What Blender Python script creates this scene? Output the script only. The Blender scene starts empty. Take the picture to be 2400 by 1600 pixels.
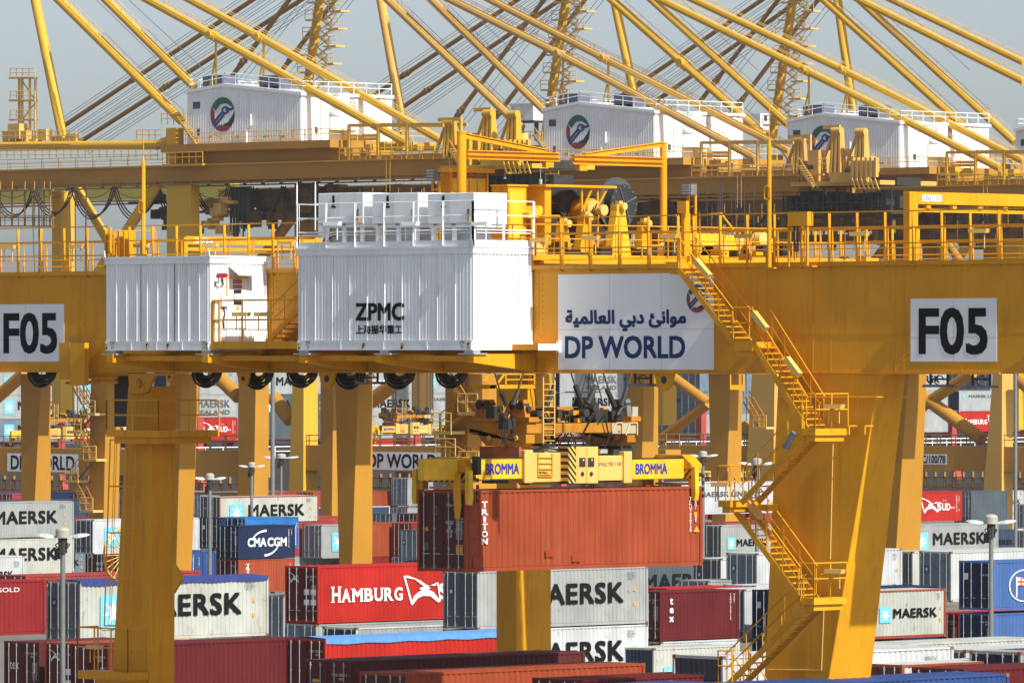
import bpy, bmesh, math, random
from mathutils import Vector, Matrix
random.seed(7)
S = bpy.context.scene
COL = S.collection
V = Vector
HAZE = 0.00005
# ------------------------------------------------------------------ camera, light, exposure
F = 16550.0            # focal length in pixels of a 2400 px wide frame
D0 = 246.2             # metres from the camera to the front of the big gantry crane
CZ = 17.0              # camera height above the yard
A45 = math.sqrt(0.5)
RT = V((A45, A45, 0)); FW = V((-A45, A45, 0)); UP = V((0, 0, 1))
CAM = -D0 * FW + V((0, 0, CZ))
PITCH = math.atan(38 / F)
cam_d = bpy.data.cameras.new('camera'); cam = bpy.data.objects.new('camera', cam_d); COL.objects.link(cam)
cam_d.sensor_width = 36.0; cam_d.lens = 36.0 * F / 2400; cam_d.clip_start = 1; cam_d.clip_end = 20000
cam.location = CAM
FP = (FW * math.cos(PITCH) + UP * math.sin(PITCH)); UPP = RT.cross(FP)
cam.rotation_euler = FP.to_track_quat('-Z', 'Y').to_euler()
S.camera = cam
EL, PHI = math.radians(43), math.radians(-3.0)
SUN = V((math.cos(EL) * math.cos(PHI), math.cos(EL) * math.sin(PHI), math.sin(EL)))
w = bpy.data.worlds.new('World'); S.world = w; w.use_nodes = True
nt = w.node_tree; bg = nt.nodes['Background']; sky = nt.nodes.new('ShaderNodeTexSky')
sky.sky_type = 'NISHITA'; sky.sun_disc = False; sky.sun_elevation = EL; sky.sun_rotation = math.radians(90) - PHI
sky.altitude = 0; sky.air_density = 0.72; sky.dust_density = 1.6; sky.ozone_density = 2.0
hs = nt.nodes.new('ShaderNodeHueSaturation'); hs.inputs['Saturation'].default_value = 0.62      # dusty Gulf air
nt.links.new(sky.outputs[0], hs.inputs['Color']); nt.links.new(hs.outputs[0], bg.inputs[0]); bg.inputs[1].default_value = 0.113
sl = bpy.data.lights.new('sun', 'SUN'); sl.energy = 5.0; sl.angle = math.radians(0.5); sl.color = (1.0, 0.995, 0.87)
so = bpy.data.objects.new('sun', sl); COL.objects.link(so); so.rotation_euler = SUN.to_track_quat('Z', 'Y').to_euler()
vs = S.view_settings; vs.view_transform = 'Standard'; vs.look = 'None'; vs.exposure = 0.3; vs.gamma = 1.0
S.cycles.max_bounces = 6; S.cycles.diffuse_bounces = 3; S.cycles.glossy_bounces = 2; S.cycles.volume_bounces = 0
S.cycles.use_denoising = True

# ------------------------------------------------------------------ picture -> place
def ray(px, py): return FP + RT * ((px - 1200) / F) + UPP * ((800 - py) / F)
def PY(px, py, y):
    d = ray(px, py); return CAM + d * ((y - CAM.y) / d.y)
def PX(px, py, x):
    d = ray(px, py); return CAM + d * ((x - CAM.x) / d.x)
def PZ(px, py, z):
    d = ray(px, py); return CAM + d * ((z - CAM.z) / d.z)
def PD(px, py, dep):
    d = ray(px, py); return CAM + d * dep

# ------------------------------------------------------------------ materials
MATS = {}
def mat(name, col, rough=0.5, metal=0.0, grime=0.25, scale=0.6, streak=0.0, spec=0.4, dirt=(0.16, 0.10, 0.06), rust=0.0):
    if name in MATS: return MATS[name]
    m = bpy.data.materials.new(name); m.use_nodes = True; n = m.node_tree; b = n.nodes['Principled BSDF']
    b.inputs['Roughness'].default_value = rough; b.inputs['Metallic'].default_value = metal
    b.inputs['Specular IOR Level'].default_value = spec
    tc = n.nodes.new('ShaderNodeTexCoord')
    nz = n.nodes.new('ShaderNodeTexNoise'); nz.inputs['Scale'].default_value = scale; nz.inputs['Detail'].default_value = 5
    n.links.new(tc.outputs['Object'], nz.inputs['Vector'])
    mx = n.nodes.new('ShaderNodeMix'); mx.data_type = 'RGBA'
    mx.inputs[6].default_value = (*[c * (1 - grime * .55) for c in col], 1)
    mx.inputs[7].default_value = (*[min(1, c * (1 + grime * .35)) for c in col], 1)
    rp = n.nodes.new('ShaderNodeMapRange'); rp.inputs[1].default_value = .3; rp.inputs[2].default_value = .7
    n.links.new(nz.outputs[0], rp.inputs[0]); n.links.new(rp.outputs[0], mx.inputs[0])
    out = mx.outputs[2]
    if streak > 0:
        mp = n.nodes.new('ShaderNodeMapping'); mp.inputs['Scale'].default_value = (2.2, 2.2, 0.22)
        n.links.new(tc.outputs['Object'], mp.inputs[0])
        n2 = n.nodes.new('ShaderNodeTexNoise'); n2.inputs['Scale'].default_value = 1.6; n2.inputs['Detail'].default_value = 6; n2.inputs['Roughness'].default_value = .65
        n.links.new(mp.outputs[0], n2.inputs['Vector'])
        r2 = n.nodes.new('ShaderNodeMapRange'); r2.inputs[1].default_value = .54; r2.inputs[2].default_value = .78; r2.inputs[4].default_value = streak
        n.links.new(n2.outputs[0], r2.inputs[0])
        m2 = n.nodes.new('ShaderNodeMix'); m2.data_type = 'RGBA'; m2.inputs[7].default_value = (*dirt, 1)
        n.links.new(r2.outputs[0], m2.inputs[0]); n.links.new(out, m2.inputs[6]); out = m2.outputs[2]
    if rust > 0:
        n3 = n.nodes.new('ShaderNodeTexNoise'); n3.inputs['Scale'].default_value = 2.3; n3.inputs['Detail'].default_value = 8; n3.inputs['Roughness'].default_value = .7
        ml = n.nodes.new('ShaderNodeVectorMath'); ml.operation = 'MULTIPLY'; ml.inputs[1].default_value = (1, 1, .6); oi = n.nodes.new('ShaderNodeObjectInfo'); ad = n.nodes.new('ShaderNodeVectorMath'); ad.operation = 'ADD'
        sc_ = n.nodes.new('ShaderNodeVectorMath'); sc_.operation = 'SCALE'; sc_.inputs['Scale'].default_value = .37; n.links.new(oi.outputs['Location'], sc_.inputs[0])
        n.links.new(tc.outputs['Object'], ml.inputs[0]); n.links.new(ml.outputs[0], ad.inputs[0]); n.links.new(sc_.outputs[0], ad.inputs[1]); n.links.new(ad.outputs[0], n3.inputs['Vector'])
        r3 = n.nodes.new('ShaderNodeMapRange'); r3.inputs[1].default_value = .66 - .1 * rust; r3.inputs[2].default_value = .76; r3.inputs[4].default_value = .85
        n.links.new(n3.outputs[0], r3.inputs[0]); m3 = n.nodes.new('ShaderNodeMix'); m3.data_type = 'RGBA'; m3.inputs[7].default_value = (.13, .055, .025, 1)
        n.links.new(r3.outputs[0], m3.inputs[0]); n.links.new(out, m3.inputs[6]); out = m3.outputs[2]
        for nn in (nz,): n.links.new(ad.outputs[0], nn.inputs['Vector'])
        if streak > 0: n.links.new(ad.outputs[0], mp.inputs[0])
    n.links.new(out, b.inputs['Base Color'])
    ra = n.nodes.new('ShaderNodeMapRange'); ra.inputs[3].default_value = rough * .8; ra.inputs[4].default_value = min(1, rough * 1.25)
    n.links.new(nz.outputs[0], ra.inputs[0]); n.links.new(ra.outputs[0], b.inputs['Roughness'])
    MATS[name] = m; return m
YEL = mat('crane yellow paint', (0.70, 0.318, 0.011), .42, grime=.28, streak=.6, scale=.35, spec=.2, dirt=(.36, .14, .010))
YELB = mat('bright yellow spreader paint', (0.78, 0.46, 0.02), .45, grime=.3, streak=.28, scale=1.5, dirt=(.30, .24, .16))
YELW = mat('worn pale yellow paint', (0.70, 0.44, 0.12), .6, grime=.25, streak=.2, scale=.5)
YELS = mat('sun faded crane yellow', (0.66, 0.37, 0.03), .5, grime=.12, streak=.12, scale=.2, spec=.25, dirt=(.35, .16, .04))
YELT = mat('tan faded crane yellow', (0.62, 0.355, 0.085), .55, grime=.12, streak=.12, scale=.2, spec=.25, dirt=(.33, .18, .07))
GIRD = mat('dull ochre girder paint with shade', (0.46, 0.225, 0.035), .6, grime=.25, streak=.3, scale=.15, spec=.2, dirt=(.20, .09, .03))  # dull ochre, darkened further to hold the shade on far crane steel
DIRTY = mat('greasy yellow paint', (0.46, 0.195, 0.015), .55, grime=.4, streak=.5, scale=1.2, spec=.3, dirt=(.06, .04, .02))
STAY = mat('dull stay brown paint', (0.30, 0.16, 0.045), .6, grime=.2)
OLIV = mat('olive boom paint', (0.50, 0.42, 0.07), .6, grime=.15)
RUSTY = mat('rusty primer steel', (0.30, 0.10, 0.04), .8, grime=.5, scale=2)
WHT = mat('white painted steel', (0.86, 0.88, 0.90), .45, grime=.14, streak=.42, scale=.5, spec=.3, dirt=(.50, .44, .38))
WHTC = mat('clean white sign', (0.82, 0.84, 0.87), .5, grime=.12, streak=.14, scale=.4, dirt=(.55, .53, .50))
DKS = mat('dark grease steel', (0.035, 0.032, 0.03), .55, grime=.5, scale=2)
BLK = mat('black rubber cable', (0.012, 0.012, 0.013), .35, grime=.3, spec=.6)
ROPE = mat('greasy wire rope', (0.05, 0.045, 0.04), .6)
GRY = mat('galvanised grey steel', (0.42, 0.42, 0.42), .5, metal=.3, grime=.3, scale=3)
MID = mat('mid grey paint', (0.17, 0.17, 0.18), .5, grime=.25, scale=3)
LAMPG = mat('lamp pole grey', (0.20, 0.20, 0.205), .5, metal=.2, grime=.2, scale=2)
GLS = mat('dark window glass', (0.02, 0.03, 0.035), .12, grime=.1, spec=.7)
TINK = mat('black lettering paint', (0.006, 0.007, 0.008), .6, grime=.1, spec=.15)
TNAV = mat('navy lettering paint', (0.008, 0.03, 0.14), .6, grime=.05, spec=.2)
TWHT = mat('white lettering paint', (0.80, 0.80, 0.80), .5, grime=.1)
TBLU = mat('blue spreader lettering paint', (0.03, 0.04, 0.30), .5, grime=.4, scale=6)
TGRY = mat('grey lettering paint', (0.10, 0.10, 0.11), .5)
SKYB = mat('light blue emblem paint', (0.16, 0.52, 0.72), .5, grime=.08)
LGRN = mat('green emblem paint', (0.012, 0.13, 0.085), .5, grime=.08)
LRED = mat('red emblem paint', (0.30, 0.03, 0.035), .5, grime=.08)
LBLK = mat('black emblem paint', (0.015, 0.018, 0.03), .5)
LBLU = mat('blue emblem paint', (0.02, 0.05, 0.20), .5)
ORNG = mat('orange warning sticker', (0.80, 0.33, 0.02), .5, grime=.1)
REDL = mat('red alarm lamp plastic', (0.42, 0.012, 0.04), .35, grime=.1)
PURP = mat('slate air conditioner casing', (0.12, 0.12, 0.19), .5, grime=.2)
CONC = mat('yard concrete', (0.17, 0.155, 0.14), .9, grime=.4, scale=.05)
SEA = mat('harbour water', (0.04, 0.08, 0.09), .15, grime=.2, scale=.02)
def stripes(name, a, b, ang, freq):
    m = bpy.data.materials.new(name); m.use_nodes = True; n = m.node_tree; bs = n.nodes['Principled BSDF']; bs.inputs['Roughness'].default_value = .55
    tc = n.nodes.new('ShaderNodeTexCoord'); mp = n.nodes.new('ShaderNodeMapping'); mp.inputs['Rotation'].default_value = ang
    wv = n.nodes.new('ShaderNodeTexWave'); wv.inputs['Scale'].default_value = freq; wv.bands_direction = 'Z'
    rp = n.nodes.new('ShaderNodeValToRGB'); rp.color_ramp.interpolation = 'CONSTANT'; rp.color_ramp.elements[0].color = (*a, 1); rp.color_ramp.elements[1].color = (*b, 1); rp.color_ramp.elements[1].position = .5
    n.links.new(tc.outputs['Object'], mp.inputs[0]); n.links.new(mp.outputs[0], wv.inputs[0]); n.links.new(wv.outputs[0], rp.inputs[0]); n.links.new(rp.outputs[0], bs.inputs[0])
    return m
HAZA = stripes('black and yellow hazard stripes on the end', (.015, .014, .012), (.62, .34, .02), (0, math.radians(45), 0), 1.55)
HAZB = stripes('black and yellow hazard stripes on the side', (.02, .018, .015), (.68, .45, .08), (math.radians(45), 0, 0), 1.9)

# ------------------------------------------------------------------ mesh helpers
def ident(o, label=None, cat=None, group=None, kind=None):
    if label: o['label'] = label
    if cat: o['category'] = cat
    if group: o['group'] = group
    if kind: o['kind'] = kind
    return o
WLOC = {}
def thing(name, loc, label, cat, group=None):
    o = bpy.data.objects.new(name, None); COL.objects.link(o); o.location = loc; o.empty_display_size = .5
    WLOC[o] = V(loc); return ident(o, label, cat, group)
class MB:
    def __init__(s): s.v = []; s.f = []; s.k = []
    def pts(s, pl):
        i = len(s.v); s.k.append(i); s.v += [tuple(p) for p in pl]; return i
    def face(s, pl): i = s.pts(pl); s.f.append(tuple(range(i, i + len(pl)))); return s
    def hexa(s, b, t):
        i = s.pts(list(b) + list(t))
        s.f += [(i+3, i+2, i+1, i), (i+4, i+5, i+6, i+7), (i, i+1, i+5, i+4), (i+1, i+2, i+6, i+5), (i+2, i+3, i+7, i+6), (i+3, i, i+4, i+7)]; return s
    def box(s, x0, x1, y0, y1, z0, z1):
        return s.hexa([(x0, y0, z0), (x1, y0, z0), (x1, y1, z0), (x0, y1, z0)], [(x0, y0, z1), (x1, y0, z1), (x1, y1, z1), (x0, y1, z1)])
    def bar(s, p, q, w_, h_, up=UP):
        p, q = V(p), V(q); d = (q - p).normalized(); sd = d.cross(up)
        if sd.length < 1e-4: sd = d.cross(V((1, 0, 0)))
        sd.normalize(); u = sd.cross(d); a = sd * w_ / 2; b = u * h_ / 2
        return s.hexa([p - a - b, p + a - b, q + a - b, q - a - b], [p - a + b, p + a + b, q + a + b, q - a + b])
    def tube(s, p, q, r, n=8, r2=None):
        p, q = V(p), V(q); d = (q - p)
        if d.length < 1e-6: return s
        d.normalize(); a = d.cross(UP)
        if a.length < 1e-3: a = V((1, 0, 0))
        a.normalize(); b = d.cross(a); r2 = r if r2 is None else r2
        ring = [(math.cos(2 * math.pi * k / n), math.sin(2 * math.pi * k / n)) for k in range(n)]
        i = s.pts([p + (a * c + b * e) * r for c, e in ring] + [q + (a * c + b * e) * r2 for c, e in ring])
        for k in range(n): s.f.append((i + k, i + (k + 1) % n, i + n + (k + 1) % n, i + n + k))
        s.f.append(tuple(i + n - 1 - k for k in range(n))); s.f.append(tuple(i + n + k for k in range(n))); return s
    def path(s, pl, r, n=6):
        for p, q in zip(pl, pl[1:]): s.tube(p, q, r, n)
        return s
    def prism(s, poly, vec):
        vec = V(vec); n = len(poly); poly = [V(p) for p in poly]
        i = s.pts(poly + [p + vec for p in poly])
        s.f.append(tuple(i + k for k in range(n))); s.f.append(tuple(i + 2 * n - 1 - k for k in range(n)))
        for k in range(n): s.f.append((i + k, i + n + k, i + n + (k + 1) % n, i + (k + 1) % n))
        return s
    def dome(s, c, r, h, n=12, m=4):
        c = V(c)
        for j in range(m):
            t0, t1 = j / m * math.pi / 2, (j + 1) / m * math.pi / 2
            for k in range(n):
                a0, a1 = 2 * math.pi * k / n, 2 * math.pi * (k + 1) / n
                s.face([c + V((r * math.cos(t0) * math.cos(a0), r * math.cos(t0) * math.sin(a0), h * math.sin(t0))), c + V((r * math.cos(t0) * math.cos(a1), r * math.cos(t0) * math.sin(a1), h * math.sin(t0))),
                        c + V((r * math.cos(t1) * math.cos(a1), r * math.cos(t1) * math.sin(a1), h * math.sin(t1))), c + V((r * math.cos(t1) * math.cos(a0), r * math.cos(t1) * math.sin(a0), h * math.sin(t1)))])
        return s
    def rail(s, a, b, h=1.1, step=1.3, r=.024, rows=(1.0, .55), posts=True):
        a, b = V(a), V(b); L = (b - a).length; n = max(1, round(L / step))
        for k in rows: s.tube(a + UP * h * k, b + UP * h * k, r, 6)
        if posts:
            for k in range(n + 1): p = a.lerp(b, k / n); s.tube(p, p + UP * h, r, 6)
        return s
    def mesh(s, name):
        m = bpy.data.meshes.new(name); m.from_pydata(s.v, [], s.f); m.update()
        bm = bmesh.new(); bm.from_mesh(m); bmesh.ops.recalc_face_normals(bm, faces=bm.faces); bm.to_mesh(m); bm.free(); return m
    def each(s, name, m, parent=None, **kw):
        """one object per primitive"""
        st = {}; r = []
        for f in s.f:
            k = max(i for i in s.k if i <= min(f)); st.setdefault(k, []).append(f)
        ks = sorted(s.k)
        for k in ks:
            if k not in st: continue
            e = [q for q in ks if q > k]; e = e[0] if e else len(s.v); q = MB(); q.v = s.v[k:e]; q.f = [tuple(i - k for i in f) for f in st[k]]; r.append(q.build(name, m, parent, **kw))
        return r
    def build(s, name, m, parent=None, smooth=False, kind=None, bevel=0):
        me = s.mesh(name); me.materials.append(m)
        o = bpy.data.objects.new(name, me); COL.objects.link(o)
        if smooth:
            me.shade_smooth()
            try: me.set_sharp_from_angle(angle=math.radians(40))
            except Exception: pass
        if parent is not None:
            o.parent = parent; o.location = -WLOC.get(parent, V((0, 0, 0)))
        if bevel:
            md = o.modifiers.new('bevel', 'BEVEL'); md.width = bevel; md.segments = 2; md.limit_method = 'ANGLE'
        if kind: o['kind'] = kind
        return o
def inst(name, me, m, parent, loc=(0, 0, 0)):
    o = bpy.data.objects.new(name, me); COL.objects.link(o); o.parent = parent; o.location = loc
    if m is not None: o.material_slots[0].link = 'OBJECT'; o.material_slots[0].material = m
    return o

# ------------------------------------------------------------------ lettering
ARAB = '\u0645\u0648\u0627\u0646\u0626 \u062f\u0628\u064a \u0627\u0644\u0639\u0627\u0644\u0645\u064a\u0629'
ARSH = ''.join(reversed('\ufee3\ufeee\ufe8d\ufee7\ufe8a \ufea9\ufe91\ufef2 \ufe8d\ufedf\ufecc\ufe8e\ufedf\ufee4\ufef4\ufe94'))
CJK = '\u4e0a\u6d77\u632f\u534e\u91cd\u5de5'
TXT = {}
def prep_text(items):
    obs = []; bold = {}
    for key, s_, off in items:
        c = bpy.data.curves.new('t', 'FONT'); c.body = s_; bold[key] = off; c.space_character = 1.07 if key.startswith('MAER') else 1.0; c.resolution_u = 3; c.fill_mode = 'FRONT'
        if '\n' in s_: c.align_x = 'CENTER'; c.space_line = .86
        o = bpy.data.objects.new('t', c); COL.objects.link(o); obs.append((key, o, c))
    bpy.context.view_layer.update(); dg = bpy.context.evaluated_depsgraph_get()
    for key, o, c in obs:
        me = bpy.data.meshes.new_from_object(o.evaluated_get(dg)); me.name = 'lettering'
        xs = [v.co.x for v in me.vertices]; ys = [v.co.y for v in me.vertices]
        x0, x1, y0, y1 = min(xs), max(xs), min(ys), max(ys)
        for v in me.vertices: v.co = ((v.co.x - x0) / (x1 - x0), (v.co.y - y0) / (y1 - y0), 0)
        if bold[key] > 0:                                              # heavier strokes: shifted layers a hair apart
            d = bold[key] * 1.5; dx = d / (x1 - x0); dy = d / (y1 - y0); vs_ = [v.co.copy() for v in me.vertices]; fs = [tuple(p.vertices) for p in me.polygons]; nv, nf = [], []
            for k, (sx, sy) in enumerate(((-1, -1), (1, -1), (-1, 1), (1, 1), (0, 0))):
                i = len(nv); nv += [(sx * dx + v.x * (1 - 2 * dx) + dx, sy * dy + v.y * (1 - 2 * dy) + dy, .0012 * k) for v in vs_]; nf += [tuple(i + q for q in f) for f in fs]
            me = bpy.data.meshes.new('lettering'); me.from_pydata(nv, [], nf); me.update()
        me.materials.clear(); me.materials.append(TINK); TXT[key] = me
        bpy.data.objects.remove(o); bpy.data.curves.remove(c)
NUM = lambda: ''.join(random.choice('0123456789') for _ in range(6))
prep_text([('F05', 'F05', .015), ('DP WORLD', 'DP WORLD', .016)] + [(k, k, .018) for k in ['MAERSK', 'SEALAND', 'ERSK', 'MAERSK LINE', 'SK LINE', 'ZPMC', 'BROMMA', 'CAI', 'C/100/78', '21', '20', 'MAER', 'CMA', 'CGM', 'D', 'P', 'W', 'O', 'R', 'L']]
          + [(k, k, .0) for k in ['SWL   5T', 'RMG/70/118', 'DUR', 'SW\n21', 'GOLD', 'tex', 'TCNU  705873  8', '45G1', 'MAX GROSS\nTARE\nPAYLOAD\nCU CAP', '32500 KG\n71650 LB\n3890 KG\n8580 LB\n28610 KG\n63070 LB\n76.4 CM\n2700 CF', 'MSKU\n1181402\n45G1', 'MRKU\n7711 2\n45G1', 'ESCU 990781 4\n45G1', 'CAUTION\n9\u20196\u201d\nHIGH', 'NLS', 'SUD', 'NYK']]
          + [('VNUM', '\n'.join('TCNU7058738'), .01), ('VTEX', 't\ne\nx', .02), ('V45', '4\n5\nG\n1', .0), ('VN2', '\n'.join('24805331'), .01), ('AR', ARSH, .026), ('CJK', CJK, .018)]
          + [('_' + k, k, .017) for k in 'TRIONHAMBUGSD'])
SERIF = {'T': [(.5, 0)], 'R': [(.12, 0), (.9, 0)], 'I': [(.5, 0), (.5, 1)], 'O': [], 'N': [(.1, 0), (.1, 1), (.9, 1)], 'H': [(.1, 0), (.1, 1), (.9, 0), (.9, 1)],
         'A': [(.06, 0), (.94, 0)], 'M': [(.07, 0), (.93, 0), (.07, 1), (.93, 1)], 'B': [(.08, 0), (.08, 1)], 'U': [(.1, 1), (.9, 1)], 'G': [], 'S': [], 'D': [(.1, 0), (.1, 1)]}
def serif_mesh(cells):     # cells: (letter, x0, y0, w, h)
    m = MB()
    for ch, x0, y0, w_, h_ in cells:
        g = TXT['_' + ch]; i = len(m.v); kx = .42 if ch == 'I' else 1.0; ox = x0 + w_ * (1 - kx) / 2
        m.v += [(ox + v.co.x * w_ * kx, y0 + v.co.y * h_, v.co.z) for v in g.vertices]; m.f += [tuple(i + a for a in p.vertices) for p in g.polygons]
        for sx, sy in SERIF[ch]:
            cx = x0 + w_ * sx; y = y0 + (h_ * .93 if sy else 0)
            m.face([(cx - w_ * .2, y, .008), (cx + w_ * .2, y, .008), (cx + w_ * .2, y + h_ * .075, .008), (cx - w_ * .2, y + h_ * .075, .008)])
    me = m.mesh('lettering'); me.materials.append(TWHT); return me
TXT['TRITON'] = serif_mesh([(c, 0, (5 - k) / 6 + .014, 1, .138) for k, c in enumerate('TRITON')])
TXT['TRI'] = serif_mesh([(c, 0, (2 - k) / 3 + .02, 1, .28) for k, c in enumerate('TRI')])
def hword(s_):
    ws = {'I': .5, 'M': 1.25}; tot = sum(ws.get(c, 1) for c in s_); x = 0; out = []
    for k, c in enumerate(s_):
        w_ = ws.get(c, 1) / tot; hh = 1.0 if k == 0 else .84
        out.append((c, x + w_ * .08, 0, w_ * .84, hh)); x += w_
    return out
TXT['HAMBURG'] = serif_mesh(hword('HAMBURG'))
TXT['SUD_'] = serif_mesh(hword('SUD'))
def poly_me(polys, z=0):
    m = MB()
    for k, p in enumerate(polys): m.face([(x, y, z + .002 * k) for x, y in p])
    me = m.mesh('emblem'); me.materials.append(TWHT); return me
def star_poly(n=7, r=.5, q=.2, cx=.5, cy=.5):
    return [(cx + (r if k % 2 == 0 else q) * math.sin(math.pi * k / n), cy + (r if k % 2 == 0 else q) * math.cos(math.pi * k / n)) for k in range(2 * n)]
TXT['star'] = poly_me([star_poly(7, .44, .15)]); TXT['square'] = poly_me([[(.06, 0), (.94, 0), (1, .05), (1, .95), (.94, 1), (.06, 1), (0, .95), (0, .05)]])
TXT['quad'] = poly_me([[(0, 0), (1, 0), (1, 1), (0, 1)]]); TXT['tri'] = poly_me([[(0, 0), (1, 0), (.5, 1)]])
TXT['bow'] = poly_me([[(0, .98), (.1, 1), (.45, .82), (.62, .66), (.85, .62), (.93, .74), (.80, .68), (.6, .6), (.5, .66), (.3, .86), (.05, .93)], [(.2, .03), (.28, .3), (.42, .45), (.62, .52), (.8, .42), (1, .1), (.93, .06), (.72, .28), (.52, .3), (.38, .22), (.24, 0)],
                       [(0, .98), (.05, .95), (.25, .05), (.2, .03)], [(.62, .66), (.72, .55), (.55, .42), (.42, .55)], [(.9, .72), (.93, .74), (1, .12), (.97, .1)]])
def arc_poly(cx, cy, r0, r1, a0, a1, n=10, taper=True):
    o = []; i = []
    for k in range(n + 1):
        t = k / n; a = math.radians(a0 + (a1 - a0) * t); th = (r1 - r0) * (.35 + .65 * t if taper else 1)
        o.append((cx + r1 * math.cos(a), cy + r1 * math.sin(a))); i.append((cx + (r1 - th) * math.cos(a), cy + (r1 - th) * math.sin(a)))
    return o + i[::-1]
TXT['arcs'] = poly_me([arc_poly(.58, .42, .47, .55, 160, 92, 8), arc_poly(.45, .55, .47, .55, -20, -85, 8)])
def circ(cx, cy, rx, ry, a0=0, a1=360, n=28): return [(cx + rx * math.cos(math.radians(a0 + (a1 - a0) * k / n)), cy + ry * math.sin(math.radians(a0 + (a1 - a0) * k / n))) for k in range(n + 1)]
TXT['ring'] = poly_me([circ(.5, .5, .5, .5, 0, 359) [:0] + circ(.5, .5, .5, .5, 0, 359) + circ(.5, .5, .465, .465, 359, 0)])
TXT['flagw'] = poly_me([[(.2, .1), (.25, .1), (.25, .82), (.2, .82)], [(.25, .5), (.4, .55), (.55, .47), (.75, .5), (.85, .48), (.85, .75), (.7, .74), (.5, .72), (.38, .8), (.25, .78)]])
TXT['flagr'] = poly_me([[(.25, .6), (.85, .56), (.85, .64), (.25, .69)], [(.36, .5), (.43, .5), (.43, .8), (.36, .8)]])
# round swirl emblem: green cap, red left and bottom, black right, white eye, blue knot
TXT['em_g'] = poly_me([circ(.5, .5, .5, .5, 20, 150, 16) + [(.22, .62), (.42, .80), (.66, .82), (.86, .72)]])
TXT['em_r'] = poly_me([circ(.5, .5, .5, .5, 150, 235, 12) + [(.24, .22), (.16, .40), (.17, .58)], circ(.5, .5, .5, .5, 235, 318, 12) + [(.62, .17), (.40, .20), (.28, .17)]])
TXT['em_k'] = poly_me([circ(.5, .5, .5, .5, -42, 12, 12) + [(.9, .45), (.72, .27), (.5, .2), (.62, .17)]])
TXT['em_b'] = poly_me([[(.07, .27), (.13, .20), (.55, .56), (.50, .62)], [(.15, .18), (.2, .13), (.62, .50), (.57, .55)], circ(.62, .62, .16, .12, 0, 340, 14) + circ(.62, .62, .10, .06, 340, 0, 14), [(.62, .66), (.98, .70), (.98, .63), (.64, .58)]])
def ftxt(key, parent, org, xd, up, w_, h_, m, name='lettering'):
    """flat sign piece: unit shape stretched to w_ x h_ metres, lower left corner at org (world) """
    o = bpy.data.objects.new(name, TXT[key]); COL.objects.link(o); o.material_slots[0].link = 'OBJECT'; o.material_slots[0].material = m
    xd = V(xd).normalized(); up = V(up).normalized(); n = xd.cross(up)
    M = Matrix(((xd.x * w_, up.x * h_, n.x, org[0]), (xd.y * w_, up.y * h_, n.y, org[1]), (xd.z * w_, up.z * h_, n.z, org[2]), (0, 0, 0, 1)))
    if parent is not None:
        o.parent = parent; M = Matrix.Translation(-WLOC.get(parent, V((0, 0, 0)))) @ M
    o.matrix_local = M; return o
AX, AU = V((1, 0, 0)), UP          # writing on faces that look towards -Y
BX = V((0, 1, 0))                  # writing on faces that look towards +X
def emblem(parent, org, xd, w_, h_, white=True):
    n = V(xd).cross(UP)
    ob = [('em_g', LGRN), ('em_r', LRED), ('em_k', LBLK), ('em_b', LBLU)]
    for k, (key, m) in enumerate(ob): ftxt(key, parent, V(org) + n * .004 * k, xd, UP, w_, h_, m, 'emblem')
# ------------------------------------------------------------------ setting: yard, quay, harbour
g = MB(); g.box(-900, 420, -420, 1600, -6.0, -5.0); ident(g.build('ground', CONC), kind='structure')
g = MB(); g.box(-1290, -901, -420, 1600, -9.0, -8.2); ident(g.build('water', SEA), kind='structure')

# ------------------------------------------------------------------ shipping containers
PCOL = {'triton': (0.30, 0.052, 0.018), 'maroon': (0.105, 0.010, 0.012), 'hsred': (0.40, 0.016, 0.010), 'shaded_ship_white': (0.34, 0.355, 0.37), 'white': (0.48, 0.49, 0.51), 'grey': (0.30, 0.31, 0.31),  # the ship's white is lowered for the shade the cranes cast
        'cream': (0.43, 0.43, 0.40), 'navy': (0.009, 0.019, 0.065), 'blue': (0.025, 0.06, 0.20), 'pblue': (0.055, 0.12, 0.32), 'sky': (0.02, 0.15, 0.42), 'dgrey': (0.075, 0.095, 0.115),
        'brown': (0.10, 0.02, 0.02), 'pinkred': (0.32, 0.04, 0.035), 'steel': (0.16, 0.20, 0.26), 'darkblue': (0.03, 0.05, 0.09), 'cai': (0.22, 0.014, 0.016)}
def cmat(k):
    st = {'white': .3, 'grey': .28, 'cream': .45}.get(k, .22)
    dirt = (.36, .27, .19) if k in ('white', 'grey', 'cream') else tuple(min(1, c * .55 + .03) for c in PCOL[k])
    if k == 'triton': st, dirt = .45, (.36, .12, .06)
    return mat('container paint ' + k, PCOL[k], .55, grime=.3, streak=st + .1, scale=.8, spec=.25, dirt=dirt, rust={'cream': .8, 'white': .35, 'grey': .3}.get(k, .3))
W_ = 2.438
def corr(m, y0, y1, z0, z1, xo, dp, pitch, axis='y'):
    """trapezoid corrugated sheet in the plane x = xo (ribs run up), bulging to xo + dp"""
    n = max(1, round((y1 - y0) / pitch)); st = (y1 - y0) / n; pr = []
    for k in range(n):
        b = y0 + k * st; pr += [(b, 0), (b + .26 * st, 0), (b + .40 * st, dp), (b + .86 * st, dp)]
    pr.append((y1, 0)); pr = [(y0, 0)] + pr[1:]
    for (a, da), (b, db) in zip(pr, pr[1:]):
        if axis == 'y': m.face([(xo + da, a, z0), (xo + db, b, z0), (xo + db, b, z1), (xo + da, a, z1)])
        else: m.face([(a, xo - da, z0), (b, xo - db, z0), (b, xo - db, z1), (a, xo - da, z1)])
CM = {}
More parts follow.
